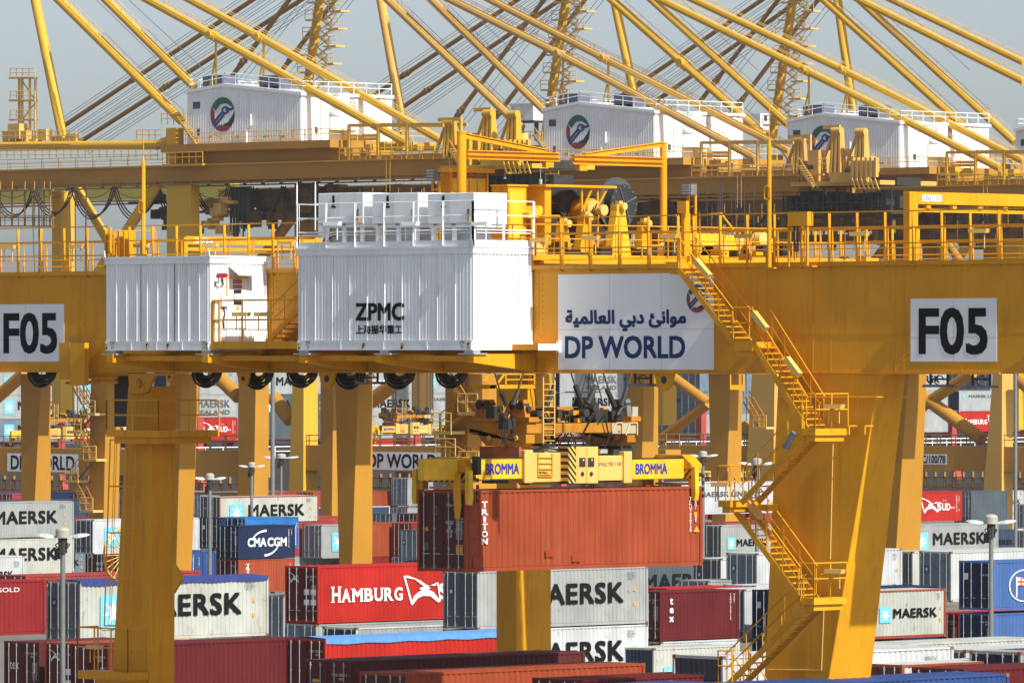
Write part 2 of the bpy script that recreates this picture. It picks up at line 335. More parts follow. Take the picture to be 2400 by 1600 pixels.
def cmeshes(L, H):
    k = (L, H)
    if k in CM: return CM[k]
    b = MB(); corr(b, .12, L - .12, .16, H - .11, -.062, .036, .278)
    b.face([(-W_ + .03, .1, .1), (-W_ + .03, L - .1, .1), (-W_ + .03, L - .1, H - .08), (-W_ + .03, .1, H - .08)])
    b.face([(-W_ + .05, L - .05, .1), (-.05, L - .05, .1), (-.05, L - .05, H - .08), (-W_ + .05, L - .05, H - .08)])
    n = round((L - .4) / .42); st = (L - .4) / n                           # roof sheet with cross ribs
    for j in range(n):
        y = .2 + j * st; zz = H - .035
        for a, za, c, zc in ((0, 0, .3, 0), (.3, 0, .42, .024), (.42, .024, .88, .024), (.88, .024, 1, 0)):
            b.face([(-W_ + .06, y + a * st, zz + za), (-.06, y + a * st, zz + za), (-.06, y + c * st, zz + zc), (-W_ + .06, y + c * st, zz + zc)])
    b.face([(-W_ + .05, .06, .12), (-.05, .06, .12), (-.05, L - .06, .12), (-W_ + .05, L - .06, .12)])
    f = MB()
    for x in (-W_, -.09):
        for y in (0, L - .13): f.box(x, x + .09, y, y + .13, .118, H - .118)
        f.box(x + .012, x + .078, .178, L - .178, H - .095, H - .012)
        f.box(x + .012, x + .07, .178, L - .178, .015, .15)
    for y in (0.02, L - .11): f.box(-W_ + .09, -.09, y, y + .09, H - .12, H - .012); f.box(-W_ + .09, -.09, y, y + .09, .02, .14)
    f.box(-W_ + .08, -.08, .11, .2, H - .05, H - .012); f.box(-W_ + .08, -.08, L - .2, L - .11, H - .05, H - .012)
    c = f; nf0 = len(f.f)
    for x in (-W_ - .003, -.159):
        for y in (-.003, L - .175):
            for z in (0, H - .118): c.box(x, x + .162, y, y + .178, z, z + .118)
    r = {'body': b.mesh('body'), 'frame': f.mesh('frame')}
    d = MB(); wd = (W_ - .2) / 2 - .015
    d.box(0, wd, .055, .09, .15, H - .13)
    zs = [.15 + (H - .28) * t for t in (0, .19, .23, .42, .46, .65, .69, .88)]
    for a, e in ((.15, .30), (.62, .66), (1.12, 1.16), (1.62, 1.66), (2.08, 2.12), (H - .2, H - .13)):
        d.box(.02, wd - .02, .035, .055, a, e)
    d.box(0, .05, .035, .055, .301, H - .201); d.box(wd - .05, wd, .035, .055, .301, H - .201)
    for z in (.35, 1.0, 1.6, H - .45): d.box(-.03, .06, .02, .034, z, z + .07)
    r['door'] = d.mesh('door_leaf')
    l = MB(); l.tube((0, .004, .1), (0, .004, H - .08), .021, 6)
    for z in (.16, .8, 1.5, H - .22): l.box(-.05, .05, .008, .03, z, z + .06)
    l.box(-.05, .30, -.012, .004, .62, .65); l.box(-.02, .02, -.02, .01, .1, .2); l.box(-.02, .02, -.02, .01, H - .22, H - .1)
    r['bar'] = l.mesh('locking_bar')
    e = MB(); corr(e, -W_ + .09, -.09, .14, H - .12, .09, .045, .25, 'x'); r['end'] = e.mesh('end_wall')
    t = MB()                                                              # tarpaulin over an open top
    for j in range(10):
        y0, y1 = .05 + (L - .1) * j / 10, .05 + (L - .1) * (j + 1) / 10
        t.face([(-W_ - .01, y0, H + .01), (-W_ / 2, y0, H + .09), (-W_ / 2, y1, H + .09), (-W_ - .01, y1, H + .01)])
        t.face([(-W_ / 2, y0, H + .09), (.012, y0, H + .02), (.012, y1, H + .02), (-W_ / 2, y1, H + .09)])
        dz = .05 * (j % 2)
        t.face([(.012, y0, H + .02), (.018, y0, H - .2 - dz), (.018, y1, H - .25 + dz), (.012, y1, H + .02)])
    t.face([(-W_, .04, H), (0, .04, H), (0, .04, H - .12), (-W_, .04, H - .12)]); r['tarp'] = t.mesh('tarpaulin')
    for q, mm in r.items(): mm.materials.append(GRY)
    r['frame'].materials.append(GRY)
    for p in r['frame'].polygons:
        if p.index >= nf0: p.material_index = 1
    CM[k] = r; return r
def bt(o, key, y, z, w_, h_, m, x=.012, name='lettering'): return ftxt(key, o, (x, y, z), BX, AU, w_, h_, m, name)
def at_(o, key, x, z, w_, h_, m, name='lettering', y=-.012): return ftxt(key, o, (x, y, z), AX, AU, w_, h_, m, name)
MSK = mat('grey container numbers', (.13, .13, .14), .6)
def decorate(o, t, L, H, near):
    if t is None: return
    if t in ('maersk', 'maersk_s', 'maersk_nostar'):
        if L > 8:
            if t != 'maersk_nostar': bt(o, 'square', L * .105, H * .20, L * .135, H * .57, SKYB, .008, 'emblem'); bt(o, 'star', L * .105, H * .20, L * .135, H * .57, TWHT, .012, 'emblem')
            bt(o, 'MAERSK', L * .29, H * .375, L * .565, H * .37, TINK)
        else:
            bt(o, 'square', L * .12, H * .33, L * .15, H * .34, SKYB, .008, 'emblem'); bt(o, 'star', L * .12, H * .33, L * .15, H * .34, TWHT, .012, 'emblem')
            bt(o, 'MAERSK', L * .30, H * .42, L * .58, H * .20, TINK)
        bt(o, 'MSKU\n1181402\n45G1', L * .87, H * .78, L * .055, H * .13, MSK)
        bt(o, 'tri', L * .91, H * .58, .22, .2, ORNG); bt(o, 'quad', L * .912, H * .32, .14, .2, ORNG)
    elif t == 'maersk_u':                                              # lower case of a part hidden box: only its numbers
        bt(o, 'MRKU\n7711 2\n45G1', L * .87, H * .76, L * .055, H * .13, MSK); bt(o, 'tri', L * .91, H * .5, .22, .2, ORNG)
    elif t == 'sealand': bt(o, 'MAERSK', L * .42, H * .42, L * .47, H * .34, TGRY); bt(o, 'SEALAND', L * .42, H * .12, L * .47, H * .20, TGRY)
    elif t == 'mline': bt(o, 'square', L * .06, H * .62, .6, .55, SKYB, .008, 'emblem'); bt(o, 'MAERSK LINE', L * .17, H * .66, L * .5, H * .14, TGRY)
    elif t == 'skline': bt(o, 'square', L * .1, H * .50, .9, .8, SKYB, .008, 'emblem'); bt(o, 'MAERSK LINE', L * .2, H * .54, L * .5, H * .16, TGRY); bt(o, 'MSKU\n1181402\n45G1', L * .9, H * .7, L * .055, H * .18, MSK)
    elif t == 'msmall': bt(o, 'MAERSK', L * .38, H * .40, L * .45, H * .2, TINK); bt(o, 'MSKU\n1181402\n45G1', L * .84, H * .7, L * .09, H * .16, MSK)
    elif t in ('hamburg', 'hsud'):
        bt(o, 'HAMBURG', L * .075, H * .36, L * .42, H * .28, TWHT); bt(o, 'bow', L * .495, H * .27, L * .22, H * .53, TWHT, .014, 'emblem'); bt(o, 'SUD_', L * .70, H * .36, L * .16, H * .28, TWHT)
        bt(o, 'quad', L * .77, H * .68, .1, .1, TWHT); bt(o, 'quad', L * .795, H * .68, .1, .1, TWHT)
        for k in range(2): bt(o, 'quad', L * (.865 + .025 * k), H * .42, .16, .16, TWHT)
        bt(o, 'VNUM', L * .925, H * .3, .16, H * .55, TWHT); bt(o, 'V45', L * .955, H * .62, .14, H * .22, TWHT); bt(o, 'tri', L * .952, H * .34, .24, .2, ORNG)
    elif t == 'hsrow': bt(o, 'bow', L * .60, H * .04, L * .22, H * .60, TWHT, .014, 'emblem'); bt(o, 'HAMBURG', L * .16, H * .1, L * .42, H * .26, TWHT); bt(o, 'MRKU\n7711 2\n45G1', L * .86, H * .74, L * .07, H * .16, TWHT)
    elif t == 'triton':
        if L > 8:
            bt(o, 'TRITON', L * .065, H * .33, .30, H * .54, TWHT); bt(o, 'VNUM', L * .94, H * .43, .13, H * .44, TWHT); bt(o, 'V45', L * .963, H * .71, .12, H * .16, TWHT)
            bt(o, 'quad', L * .962, H * .62, .15, .16, ORNG); bt(o, 'VN2', L * .964, H * .55, .1, .2, TWHT); bt(o, 'tri', L * .958, H * .425, .34, .22, ORNG)
            bt(o, 'quad', L * .012, H * .42, .4, .5, PATC, .0105, 'repaint_patch'); bt(o, 'quad', L * .33, H * .16, .38, .26, PATC, .0105, 'repaint_patch'); bt(o, 'quad', L * .03, H * .05, .5, .42, PATC, .0105, 'repaint_patch')
            bt(o, 'quad', L * .44, H * .09, .42, .3, PATC, .0105, 'repaint_patch')
        else: bt(o, 'TRITON', L * .13, H * .28, .42, H * .60, TWHT); bt(o, 'VNUM', L * .90, H * .35, .12, H * .5, TWHT)
    elif t == 'tex': bt(o, 'VTEX', L * .115, H * .38, .34, H * .48, TWHT); bt(o, 'VNUM', L * .885, H * .38, .09, H * .54, TWHT); bt(o, 'V45', L * .93, H * .72, .1, H * .2, TWHT)
    elif t == 'cma':
        bt(o, 'CMA', L * .16, H * .36, L * .33, H * .27, TWHT); bt(o, 'CGM', L * .51, H * .36, L * .34, H * .27, TWHT); bt(o, 'arcs', L * .2, H * .06, L * .52, H * .84, TWHT, .014, 'emblem')
        bt(o, 'VNUM', L * .88, H * .32, .10, H * .55, TWHT); bt(o, 'V45', L * .93, H * .68, .09, H * .2, TWHT)
    elif t == 'cgm_end': bt(o, 'CGM', L * .3, H * .3, L * .42, H * .32, TWHT); bt(o, 'VNUM', L * .80, H * .3, .12, H * .55, TWHT); bt(o, 'V45', L * .9, H * .5, .1, H * .3, TWHT)
    elif t == 'pno': bt(o, 'ring', L * .20, H * .16, L * .40, H * .66, TWHT, .01, 'emblem'); bt(o, 'flagw', L * .22, H * .2, L * .36, H * .58, TWHT, .014, 'emblem'); bt(o, 'flagr', L * .22, H * .2, L * .36, H * .58, mat('orange flag paint', (.7, .13, .03), .5), .018, 'emblem')
    elif t == 'cai': bt(o, 'CAI', L * .55, H * .45, L * .3, H * .3, TWHT)
    elif t == 'gold': bt(o, 'GOLD', L * .745, H * .79, L * .12, H * .08, TWHT)
    elif t == 'num': bt(o, 'VNUM', L * .93, H * .1, .14, H * .6, TWHT); bt(o, 'tri', L * .90, H * .62, .28, .26, ORNG); bt(o, 'V45', L * .955, H * .62, .12, H * .2, TWHT)
    elif t == 'num2': bt(o, 'MRKU\n7711 2\n45G1', L * .88, H * .5, L * .06, H * .2, TWHT)
PATC = mat('repainted container patch', (0.30, 0.042, 0.013), .5, grime=.1)
def doorart(o, t, H):
    if t == 'star': at_(o, 'square', -W_ + .38, H * .58, .34, .36, LBLU, 'emblem', .027); at_(o, 'star', -W_ + .38, H * .58, .34, .36, TWHT, 'emblem', .022)
    if t == 'bow': at_(o, 'bow', -W_ + .25, H * .70, .75, .55, TWHT, 'emblem', .02)
    if t in ('star', 'bow', 'num', 'tex', 'triton', 'yellow', 'nls'):
        at_(o, 'TCNU  705873  8', -.98, H * .80, .78, .1, TWHT if t != 'star' else TGRY, y=.02); at_(o, '45G1', -.62, H * .75, .26, .09, TWHT if t != 'star' else TGRY, y=.02)
        at_(o, '32500 KG\n71650 LB\n3890 KG\n8580 LB\n28610 KG\n63070 LB\n76.4 CM\n2700 CF', -.52, H * .40, .36, .78, TWHT if t != 'star' else TGRY, y=.02)
    if t == 'bow':
        for a in (-1.05, -.55):
            for z in (.32, .50): at_(o, 'quad', a, H * z, .40, .28, TWHT, 'label_plate', .018)
    if t == 'tex': at_(o, 'tex', -W_ + .38, H * .56, .62, .36, TWHT, y=.018)
    if t == 'nls': at_(o, 'NLS', -1.3, H * .5, .6, .22, TWHT, y=.018)
    if t == 'yellow':
        at_(o, 'quad', -W_ + .35, H * .55, .5, .62, LBLU, 'label_plate', .02); at_(o, 'quad', -W_ + .42, H * .72, .36, .1, ORNG, 'emblem', .016); at_(o, 'quad', -W_ + .42, H * .65, .26, .09, ORNG, 'emblem', .016); at_(o, 'quad', -W_ + .42, H * .58, .1, .22, ORNG, 'emblem', .015)
    if t == 'triton':
        at_(o, 'MAX GROSS\nTARE\nPAYLOAD\nCU CAP', -1.0, H * .42, .36, .6, TWHT, y=.02); at_(o, 'CAUTION\n9\u20196\u201d\nHIGH', -.46, H * .23, .26, .28, TINK, y=.012); at_(o, 'quad', -.5, H * .22, .34, .34, ORNG, 'label_plate', .018)
        at_(o, 'tri', -W_ + .36, H * .50, .2, .18, ORNG, y=.02); at_(o, 'ring', -1.62, H * .70, .17, .28, TWHT, 'emblem', .02); at_(o, 'quad', -W_ + .33, H * .26, .22, .28, TGRY, 'label_plate', .02)
    if t == 'navy': at_(o, 'quad', -W_ + .35, H * .62, .28, .34, TWHT, 'label_plate', .02); at_(o, 'TCNU  705873  8', -.95, H * .70, .75, .1, TWHT, y=.02)
NCON = 0
def container(anchor, x, y, s, L, H, paint, door, end, text, label, art=None, tarp=None, frame=None, group='containers stacked in the yard', plan=False):
    global NCON
    dep = F / s; m = cmat(paint)
    p = PD(x, y, dep)
    if anchor == 'r': p = V((p.x, p.y - L, p.z))
    o = thing('shipping_container', (p.x, p.y, p.z - H), label, 'container', group); NCON += 1; o['_size'] = (L, H)
    WLOC[o] = V((0, 0, 0))
    R = cmeshes(L, H); fm = cmat(frame) if frame else m
    inst('body', R['body'], m, o); fo = inst('frame', R['frame'], fm, o); fo.material_slots[1].link = 'OBJECT'; fo.material_slots[1].material = RUSTC if paint in ('white', 'cream', 'grey', 'blue', 'pblue') else fm
    if end == 'door':
        dm = cmat(door); wd = (W_ - .2) / 2
        for k in (0, 1): inst('door_leaf', R['door'], dm, o, (-W_ + .1 + k * (wd + .01), 0, 0))
        for k in (.30, .83, 1.56, 2.06): inst('locking_bar', R['bar'], GRY, o, (-W_ + k + .02, 0, 0))
    else: inst('end_wall', R['end'], cmat(door), o)
    if tarp: inst('tarpaulin', R['tarp'], tarp, o)
    decorate(o, text, L, H, s > 40); doorart(o, art, H)
    return o
RUSTC = mat('rusty corner casting', (0.22, 0.10, 0.055), .8, grime=.5, scale=4)
TARPB = mat('blue tarpaulin', (0.025, 0.045, 0.19), .6, grime=.3, scale=3)
TARPL = mat('pale blue tarpaulin', (0.10, 0.27, 0.62), .6, grime=.3, scale=3)
TARPD = mat('dark navy tarpaulin', (0.015, 0.025, 0.07), .6, grime=.3, scale=3)
HC, ST, L4, L2 = 2.896, 2.591, 12.192, 6.058
C = container
# the load hanging under the spreader
TRI = C('c', 1091, 1149, 66.3, L4, HC, 'triton', 'brown', 'door', 'triton', 'long orange-brown container hanging from the yellow spreader', 'triton', group=None)
# nearest rows, bottom of the picture
C('c', 821, 1548, 64.5, L4, HC, 'brown', 'brown', 'door', None, 'dark brown container with a small yellow emblem on its door end', 'yellow')
C('c', 954, 1577, 66, L4, HC, 'triton', 'brown', 'door', None, 'orange-brown container lying just in front of the dark brown one with the yellow emblem', 'num')
C('c', 1365, 1592, 68, L4, HC, 'maroon', 'brown', 'door', None, 'purple-red container at the lower edge with only its roof and dark door tops showing', 'num')
C('r', 1694, 1598, 71, L4, HC, 'blue', 'dgrey', 'end', None, 'blue container at the lower edge below the foot of the stairs', None)
C('r', 2366, 1576, 69, L4, HC, 'blue', 'navy', 'door', 'num2', 'royal blue container at the lower right edge, nearest of the right stacks', None)
C('r', 731, 1493, 52.5, L4, HC, 'maroon', 'maroon', 'door', 'num', 'wide dark red container right of the slim left crane leg', 'nls')
C('c', 92, 1504, 51.5, L2, HC, 'brown', 'brown', 'door', None, 'dark brown container end lettered tex behind the left lamp pole', 'tex')
C('c', 189, 1507, 52, L2, HC, 'triton', 'maroon', 'door', None, 'dark red door end with white plates and a bow emblem, below the grey door end', 'bow')
C('r', 107, 1357, 49.5, L4, ST, 'cai', 'brown', 'door', 'gold', 'red container lettered GOLD with dark streaks at the left edge')
C('c', 188, 1362, 49.5, L4, HC, 'cream', 'steel', 'door', 'maersk', 'cream container under a blue tarpaulin, crossed by the slim left crane leg', 'star', TARPB)
C('c', 60, 1348, 45.5, L4, HC, 'pinkred', 'brown', 'door', None, 'red container behind the tarpaulin-topped one, only a strip of roof showing')
C('c', 762, 1497, 55.5, L4, HC, 'hsred', 'maroon', 'door', 'hsrow', 'bright red container covered by a pale blue tarpaulin', 'num', TARPL)
C('c', 745, 1327, 46.2, L4, HC, 'hsred', 'maroon', 'door', 'hamburg', 'bright red container lettered HAMBURG left of the hanging container', 'bow')
C('c', 741, 1462, 46.2, L4, ST, 'grey', 'steel', 'door', None, 'grey container end directly under the one lettered HAMBURG', 'star')
C('c', 835, 1470, 47, L4, HC, 'grey', 'darkblue', 'door', None, 'pale grey container with navy doors between the two red ones', 'num', frame='white')
C('c', 664, 1394, 46, L4, HC, 'grey', 'steel', 'door', None, 'grey door end squeezed between the tarpaulin-topped and HAMBURG containers', 'star')
C('c', 1119, 1338, 47.3, L4, HC, 'grey', 'dgrey', 'door', 'maersk_nostar', 'grey container lettered MAERSK under the hanging container, upper of two', 'star')
C('c', 1119, 1477, 47.3, L4, HC, 'white', 'dgrey', 'door', 'maersk_nostar', 'white container lettered MAERSK, lower of the two beside the lit crane leg', 'star')
C('c', 1547, 1386, 44.5, L2, ST, 'maroon', 'brown', 'door', 'tex', 'short dark red container lettered tex in upright letters', 'num')
C('c', 1563, 1378, 43, L2, ST, 'hsred', 'brown', 'door', None, 'red container just behind the tex one, a strip of its top showing')
C('c', 1549, 1503, 44.5, L2, ST, 'white', 'dgrey', 'door', 'maersk_u', 'white container supporting the tex one')
C('c', 1532, 1518, 46.5, L2, HC, 'cream', 'darkblue', 'end', 'maersk', 'cream container with a blue star emblem in front of the tex stack', None)
C('c', 1694, 1537, 67, L4, HC, 'white', 'dgrey', 'end', 'maersk_u', 'dark grey container end with a rusty top rail at the foot of the stairs', None, None)
C('c', 1841, 1383, 44, L4, ST, 'navy', 'navy', 'door', None, 'navy door end with a white picture beside the big right crane leg', 'navy')
C('c', 1841, 1500, 44, L4, ST, 'navy', 'navy', 'door', None, 'lower navy door end beside the big right crane leg', 'num')
C('c', 1745, 1380, 43.5, L4, HC, 'white', 'dgrey', 'door', None, 'grey door end in the narrow gap between tex container and navy doors', 'star')
C('c', 1768, 1371, 41.5, L4, HC, 'white', 'steel', 'door', None, 'white container behind the navy doors, a strip of its top showing')
C('c', 1660, 1360, 40.5, L4, ST, 'grey', 'steel', 'door', None, 'pale grey container with only its roof showing under the white MAERSK one')
C('c', 1774, 1296, 40.5, L4, ST, 'white', 'steel', 'door', None, 'slate blue door end with a star emblem under the short grey MAERSK container', 'star')
C('c', 1690, 1308, 38, L2, HC, 'white', 'dgrey', 'door', None, 'dark grey door end left of the slate blue doors', 'star')
# right of the big leg
C('r', 2217, 1378, 43.5, L2, ST, 'cream', 'steel', 'end', 'maersk', 'short white MAERSK container with rust streaks right of the big crane leg', None, None, 'triton')
C('r', 2114, 1284, 41, L2, ST, 'white', 'steel', 'end', 'maersk_u', 'white container behind the short rusty MAERSK one')
C('c', 2229, 1292, 41, L4, HC, 'white', 'steel', 'door', None, 'white container with slate blue doors behind the right lamp pole', 'star', None, 'cream')
C('c', 2329, 1315, 44.5, L2, ST, 'pblue', 'navy', 'door', 'pno', 'blue container with a white ring and flag emblem, upper one at the right edge', 'navy')
C('c', 2329, 1437, 44.5, L2, ST, 'pblue', 'navy', 'door', None, 'lower blue container under the one with the flag emblem', 'num')
C('c', 2247, 1436, 43, L2, ST, 'hsred', 'cai', 'door', None, 'red container end between the short MAERSK and the blue containers', 'num')
C('c', 2000, 1512, 56, L4, HC, 'cream', 'dgrey', 'door', None, 'long white container with a rusty roof edge across the right', None, None, 'cream')
C('r', 2216, 1522, 62, L4, HC, 'white', 'dgrey', 'end', 'maersk_u', 'white container with a hazard-marked corner in front of the rusty roof edge', None)
C('c', 2264, 1522, 62.5, L4, HC, 'white', 'dgrey', 'door', None, 'dark door end with a rusty post beside the hazard-marked white container', 'num', None, 'cream')
C('c', 2392, 1527, 65.5, L4, HC, 'grey', 'navy', 'door', None, 'grey roofed container with navy doors at the right edge', 'navy')
C('c', 2114, 1557, 66, L4, HC, 'white', 'brown', 'door', None, 'grey roofed container with a dark brown end just behind the royal blue one', 'num', None, 'triton')
C('c', 2259, 1567, 67, L4, HC, 'maroon', 'brown', 'door', None, 'dark red container just behind the royal blue one', 'num')
# middle distance
C('c', 559, 1311, 30, L2, ST, 'triton', 'maroon', 'door', 'triton', 'short orange-red container below the dark blue CMA CGM one', 'num')
C('c', 559, 1232, 30, L2, ST, 'navy', 'navy', 'door', 'cma', 'dark blue container lettered CMA CGM', 'num')
C('c', 574, 1213, 28.5, L2, ST, 'sky', 'navy', 'door', 'num', 'bright blue container behind the CMA CGM one', 'num')
C('c', 514, 1213, 28, L2, ST, 'navy', 'navy', 'door', None, 'dark blue door end left of the bright blue container', 'navy')
C('r', 469, 1212, 27.5, L4, HC, 'white', 'dgrey', 'door', 'maersk_s', 'white container showing the end of a MAERSK sign beside the left lamp')
C('r', 479, 1288, 31, L2, ST, 'blue', 'navy', 'door', 'cgm_end', 'blue container showing a white M behind the left lamp pole')
C('r', 507, 1290, 30, L2, ST, 'blue', 'navy', 'door', None, 'blue container behind the one showing a white M')
C('c', 701, 1211, 25.8, L2, ST, 'pinkred', 'dgrey', 'door', 'triton', 'faded red TRITON container left of the tapered crane leg, upper of two')
C('c', 701, 1281, 25.8, L2, ST, 'pinkred', 'dgrey', 'door', 'triton', 'faded red TRITON container left of the tapered crane leg, lower of two')
C('c', 514, 1164, 26.3, L4, HC, 'cream', 'dgrey', 'door', 'maersk', 'long cream MAERSK container behind the lamps in the middle of the yard', 'star', None, 'triton')
C('r', 173, 1173, 28.6, L4, HC, 'grey', 'dgrey', 'door', 'maersk', 'grey MAERSK container at the left edge, upper of two')
C('r', 173, 1259, 28.6, L4, HC, 'cream', 'dgrey', 'door', 'maersk', 'cream rust-streaked MAERSK container at the left edge, lower of two')
C('r', 57, 1301, 34, L2, ST, 'white', 'dgrey', 'door', 'msmall', 'small white container in the left corner in front of the two big MAERSK ones')
C('r', 210, 1211, 27.4, L2, ST, 'cai', 'maroon', 'door', 'cai', 'red container lettered CAI beside the big MAERSK containers')
C('r', 200, 1283, 27.3, L2, ST, 'steel', 'navy', 'door', 'maersk', 'slate blue container with a star emblem below the red CAI one')
C('c', 244, 1217, 27.2, L2, ST, 'dgrey', 'steel', 'door', None, 'grey door end right of the red CAI container', 'star')
C('c', 244, 1289, 27.2, L2, ST, 'maroon', 'maroon', 'door', None, 'dark red door end with a bow emblem near the CAI container', 'bow')
C('c', 290, 1217, 27.2, L2, ST, 'navy', 'navy', 'door', None, 'upper navy door end half hidden by the slim left crane leg', 'num')
C('c', 290, 1289, 27.2, L2, ST, 'navy', 'navy', 'door', None, 'lower navy door end half hidden by the slim left crane leg', 'num')
C('r', 208, 1168, 25, L4, HC, 'darkblue', 'dgrey', 'door', 'maersk', 'dark blue container with black lettering behind the grey MAERSK one')
C('c', 955, 1120, 22.6, L4, HC, 'grey', 'steel', 'door', None, 'slate grey door end standing highest left of the hanging container', 'star')
C('c', 992, 1122, 22.3, L4, HC, 'grey', 'steel', 'door', None, 'slate door end half hidden by the hanging container', 'star')
C('c', 955, 1188, 22.6, L4, HC, 'grey', 'steel', 'door', None, 'grey door end under the highest slate grey one', 'num')
C('r', 914, 1185, 23, L4, ST, 'darkblue', 'dgrey', 'door', None, 'dark blue container under a white roof edge left of the slate doors', None, None, 'white')
C('c', 919, 1204, 25.5, L4, HC, 'dgrey', 'steel', 'door', None, 'blotched grey door end right of the tapered crane leg', 'num', None, 'dgrey')
C('c', 975, 1204, 26.3, L4, HC, 'brown', 'brown', 'door', None, 'dark brown door end under the slate grey ones', 'num')
C('c', 919, 1272, 25.5, L4, HC, 'maroon', 'brown', 'door', None, 'dark purple door end under the blotched grey one', 'bow')
C('c', 983, 1242, 28, L4, HC, 'dgrey', 'steel', 'door', None, 'grey door end with a star emblem left of the hanging container', 'star')
C('r', 1816, 1126, 26, L4, HC, 'white', 'dgrey', 'door', 'skline', 'white container lettered MAERSK LINE behind the upper stairs')
C('c', 1690, 1231, 29.5, L2, HC, 'grey', 'dgrey', 'door', 'maersk', 'short grey MAERSK container behind the lower stairs', 'star')
C('r', 2255, 1150, 24, L4, HC, 'hsred', 'maroon', 'door', 'hsud', 'bright red container with a bow emblem right of the big crane leg')
C('r', 2306, 1225, 25.3, L4, HC, 'white', 'dgrey', 'door', 'maersk_nostar', 'white MAERSK container under the bright red one on the right')
C('c', 2276, 1151, 21.5, L2, HC, 'dgrey', 'steel', 'door', None, 'dark grey door end next to the bright red container on the right', 'num')
C('c', 2319, 1150, 20.6, L2, ST, 'white', 'steel', 'door', 'maersk', 'small white MAERSK container with slate doors at the right edge', 'star')
C('c', 2319, 1205, 20.6, L2, ST, 'white', 'dgrey', 'door', None, 'grey door end below the small white MAERSK container', 'num')
C('c', 2276, 1210, 21.5, L2, HC, 'dgrey', 'dgrey', 'door', None, 'dark door end above the dome of the right lamp', 'num')
C('c', 2425, 1181, 22.5, L2, ST, 'white', 'steel', 'door', None, 'slate door end at the right edge, upper of two', 'star')
C('c', 2425, 1243, 22.5, L2, ST, 'white', 'steel', 'door', None, 'slate door end at the right edge, lower of two', 'star')
C('r', 2385, 1240, 23, L2, ST, 'darkblue', 'dgrey', 'door', 'maersk', 'dark blue MAERSK container behind the right lamp')
C('r', 2440, 1283, 37, L4, ST, 'cream', 'dgrey', 'door', None, 'container with a pale roof edge below the white MAERSK one on the right')
C('c', 1010, 1315, 36, L4, ST, 'darkblue', 'dgrey', 'door', None, 'container under a dark tarpaulin just behind the HAMBURG one', None, TARPD)
C('c', 1420, 1322, 36, L4, HC, 'dgrey', 'dgrey', 'door', 'maersk', 'dark grey container with black lettering in the gap right of the hanging one')
C('r', 1560, 1150, 24, L4, HC, 'white', 'dgrey', 'door', 'maersk', 'white container with a star emblem seen through the spreader')
C('c', 1490, 1149, 24.5, L2, HC, 'dgrey', 'steel', 'door', None, 'slate door end seen under the right end of the spreader', 'star')
C('c', 1075, 1136, 22.6, L4, HC, 'white', 'dgrey', 'door', None, 'white container seen in the gap between spreader and load', None)
C('c', 1012, 1131, 22, L4, HC, 'steel', 'steel', 'door', None, 'slate door end behind the striped spreader end', 'star')

# the rows that close the yard: a staggered back wall and a nearer one, wherever nothing else stands yet
def occupied(x0, x1, y0, y1, z0, z1):
    for o in COL.objects:
        if o.type == 'EMPTY' and o.name.startswith('shipping_container'):
            L, H = o['_size']; p = o.location
            if x0 < p.x and x1 > p.x - W_ and y0 < p.y + L and y1 > p.y and z0 < p.z + H - .05 and z1 > p.z + .05: return True
    return False
for o in COL.objects:
    if o.type == 'EMPTY' and '_size' not in o: o['_size'] = (L4, HC)
LMK = [(-200, 'beyond the left edge stacks'), (40, 'behind the small spreader at far left'), (110, 'behind the leg at far left'), (190, 'under the zigzag stairs'), (300, 'behind the slim front leg'), (430, 'left of the first lamp of the middle row'), (520, 'behind the CMA CGM stack'), (640, 'under the thick mast'), (760, 'behind the red TRITON stack'), (850, 'behind the tapered leg'), (950, 'left of the hanging load'), (1060, 'behind the load doors'), (1170, 'under the spreader ladder'), (1300, 'under the spreader drive'), (1400, 'under the right spreader arm'), (1500, 'right of the shaded leg'), (1600, 'at the load far end'), (1700, 'behind the stairs'), (1800, 'left of the big leg'), (1950, 'hidden mostly by the big leg'), (2080, 'behind the big leg right edge'), (2180, 'under the number plate portal'), (2270, 'left of the right lamp'), (2350, 'right of the right lamp'), (2450, 'at the right border')]
CW = {'dgrey': 'charcoal', 'steel': 'slate', 'navy': 'navy', 'maroon': 'dark red', 'white': 'white', 'brown': 'dark brown', 'grey': 'grey', 'pinkred': 'faded red', 'blue': 'blue', 'triton': 'orange-brown', 'cai': 'red', 'darkblue': 'midnight blue'}
rf = random.Random(11); used = set()
for s, x0, ytop, tiers, rowname in ((22.6, -60, 1153, 1, 'back row'), (27.0, -90, 1226, 2, 'middle row')):
    step = 2.76 * 1.4142 * s; px = x0
    while px < 2480:
        for t in range(tiers):
            y = ytop + t * HC * s + (0 if t else rf.choice((0, 0, 0, 4))); p = PD(px, y, F / s)
            if not (px > 2130 or (t == 0 or s > 25) and s > 25 and px < 300) and not occupied(p.x - W_, p.x, p.y, p.y + L4, p.z - HC, p.z):
                for tr in range(30):
                    k = rf.choice(list(CW)); lm = min(LMK, key=lambda q: abs(q[0] - px))[1]; lb = f"{CW[k]} {'lower ' if t else ''}container in the {rowname}, {lm}"
                    if lb not in used: break
                used.add(lb)
                o = C('c', px, y, s, L4, HC, k, 'steel' if k in ('white', 'grey') else k, 'door', {'white': 'maersk', 'grey': 'maersk'}.get(k), lb, 'num'); o['_size'] = (L4, HC)
        px += step
for o in COL.objects:
    if '_size' in o: del o['_size']
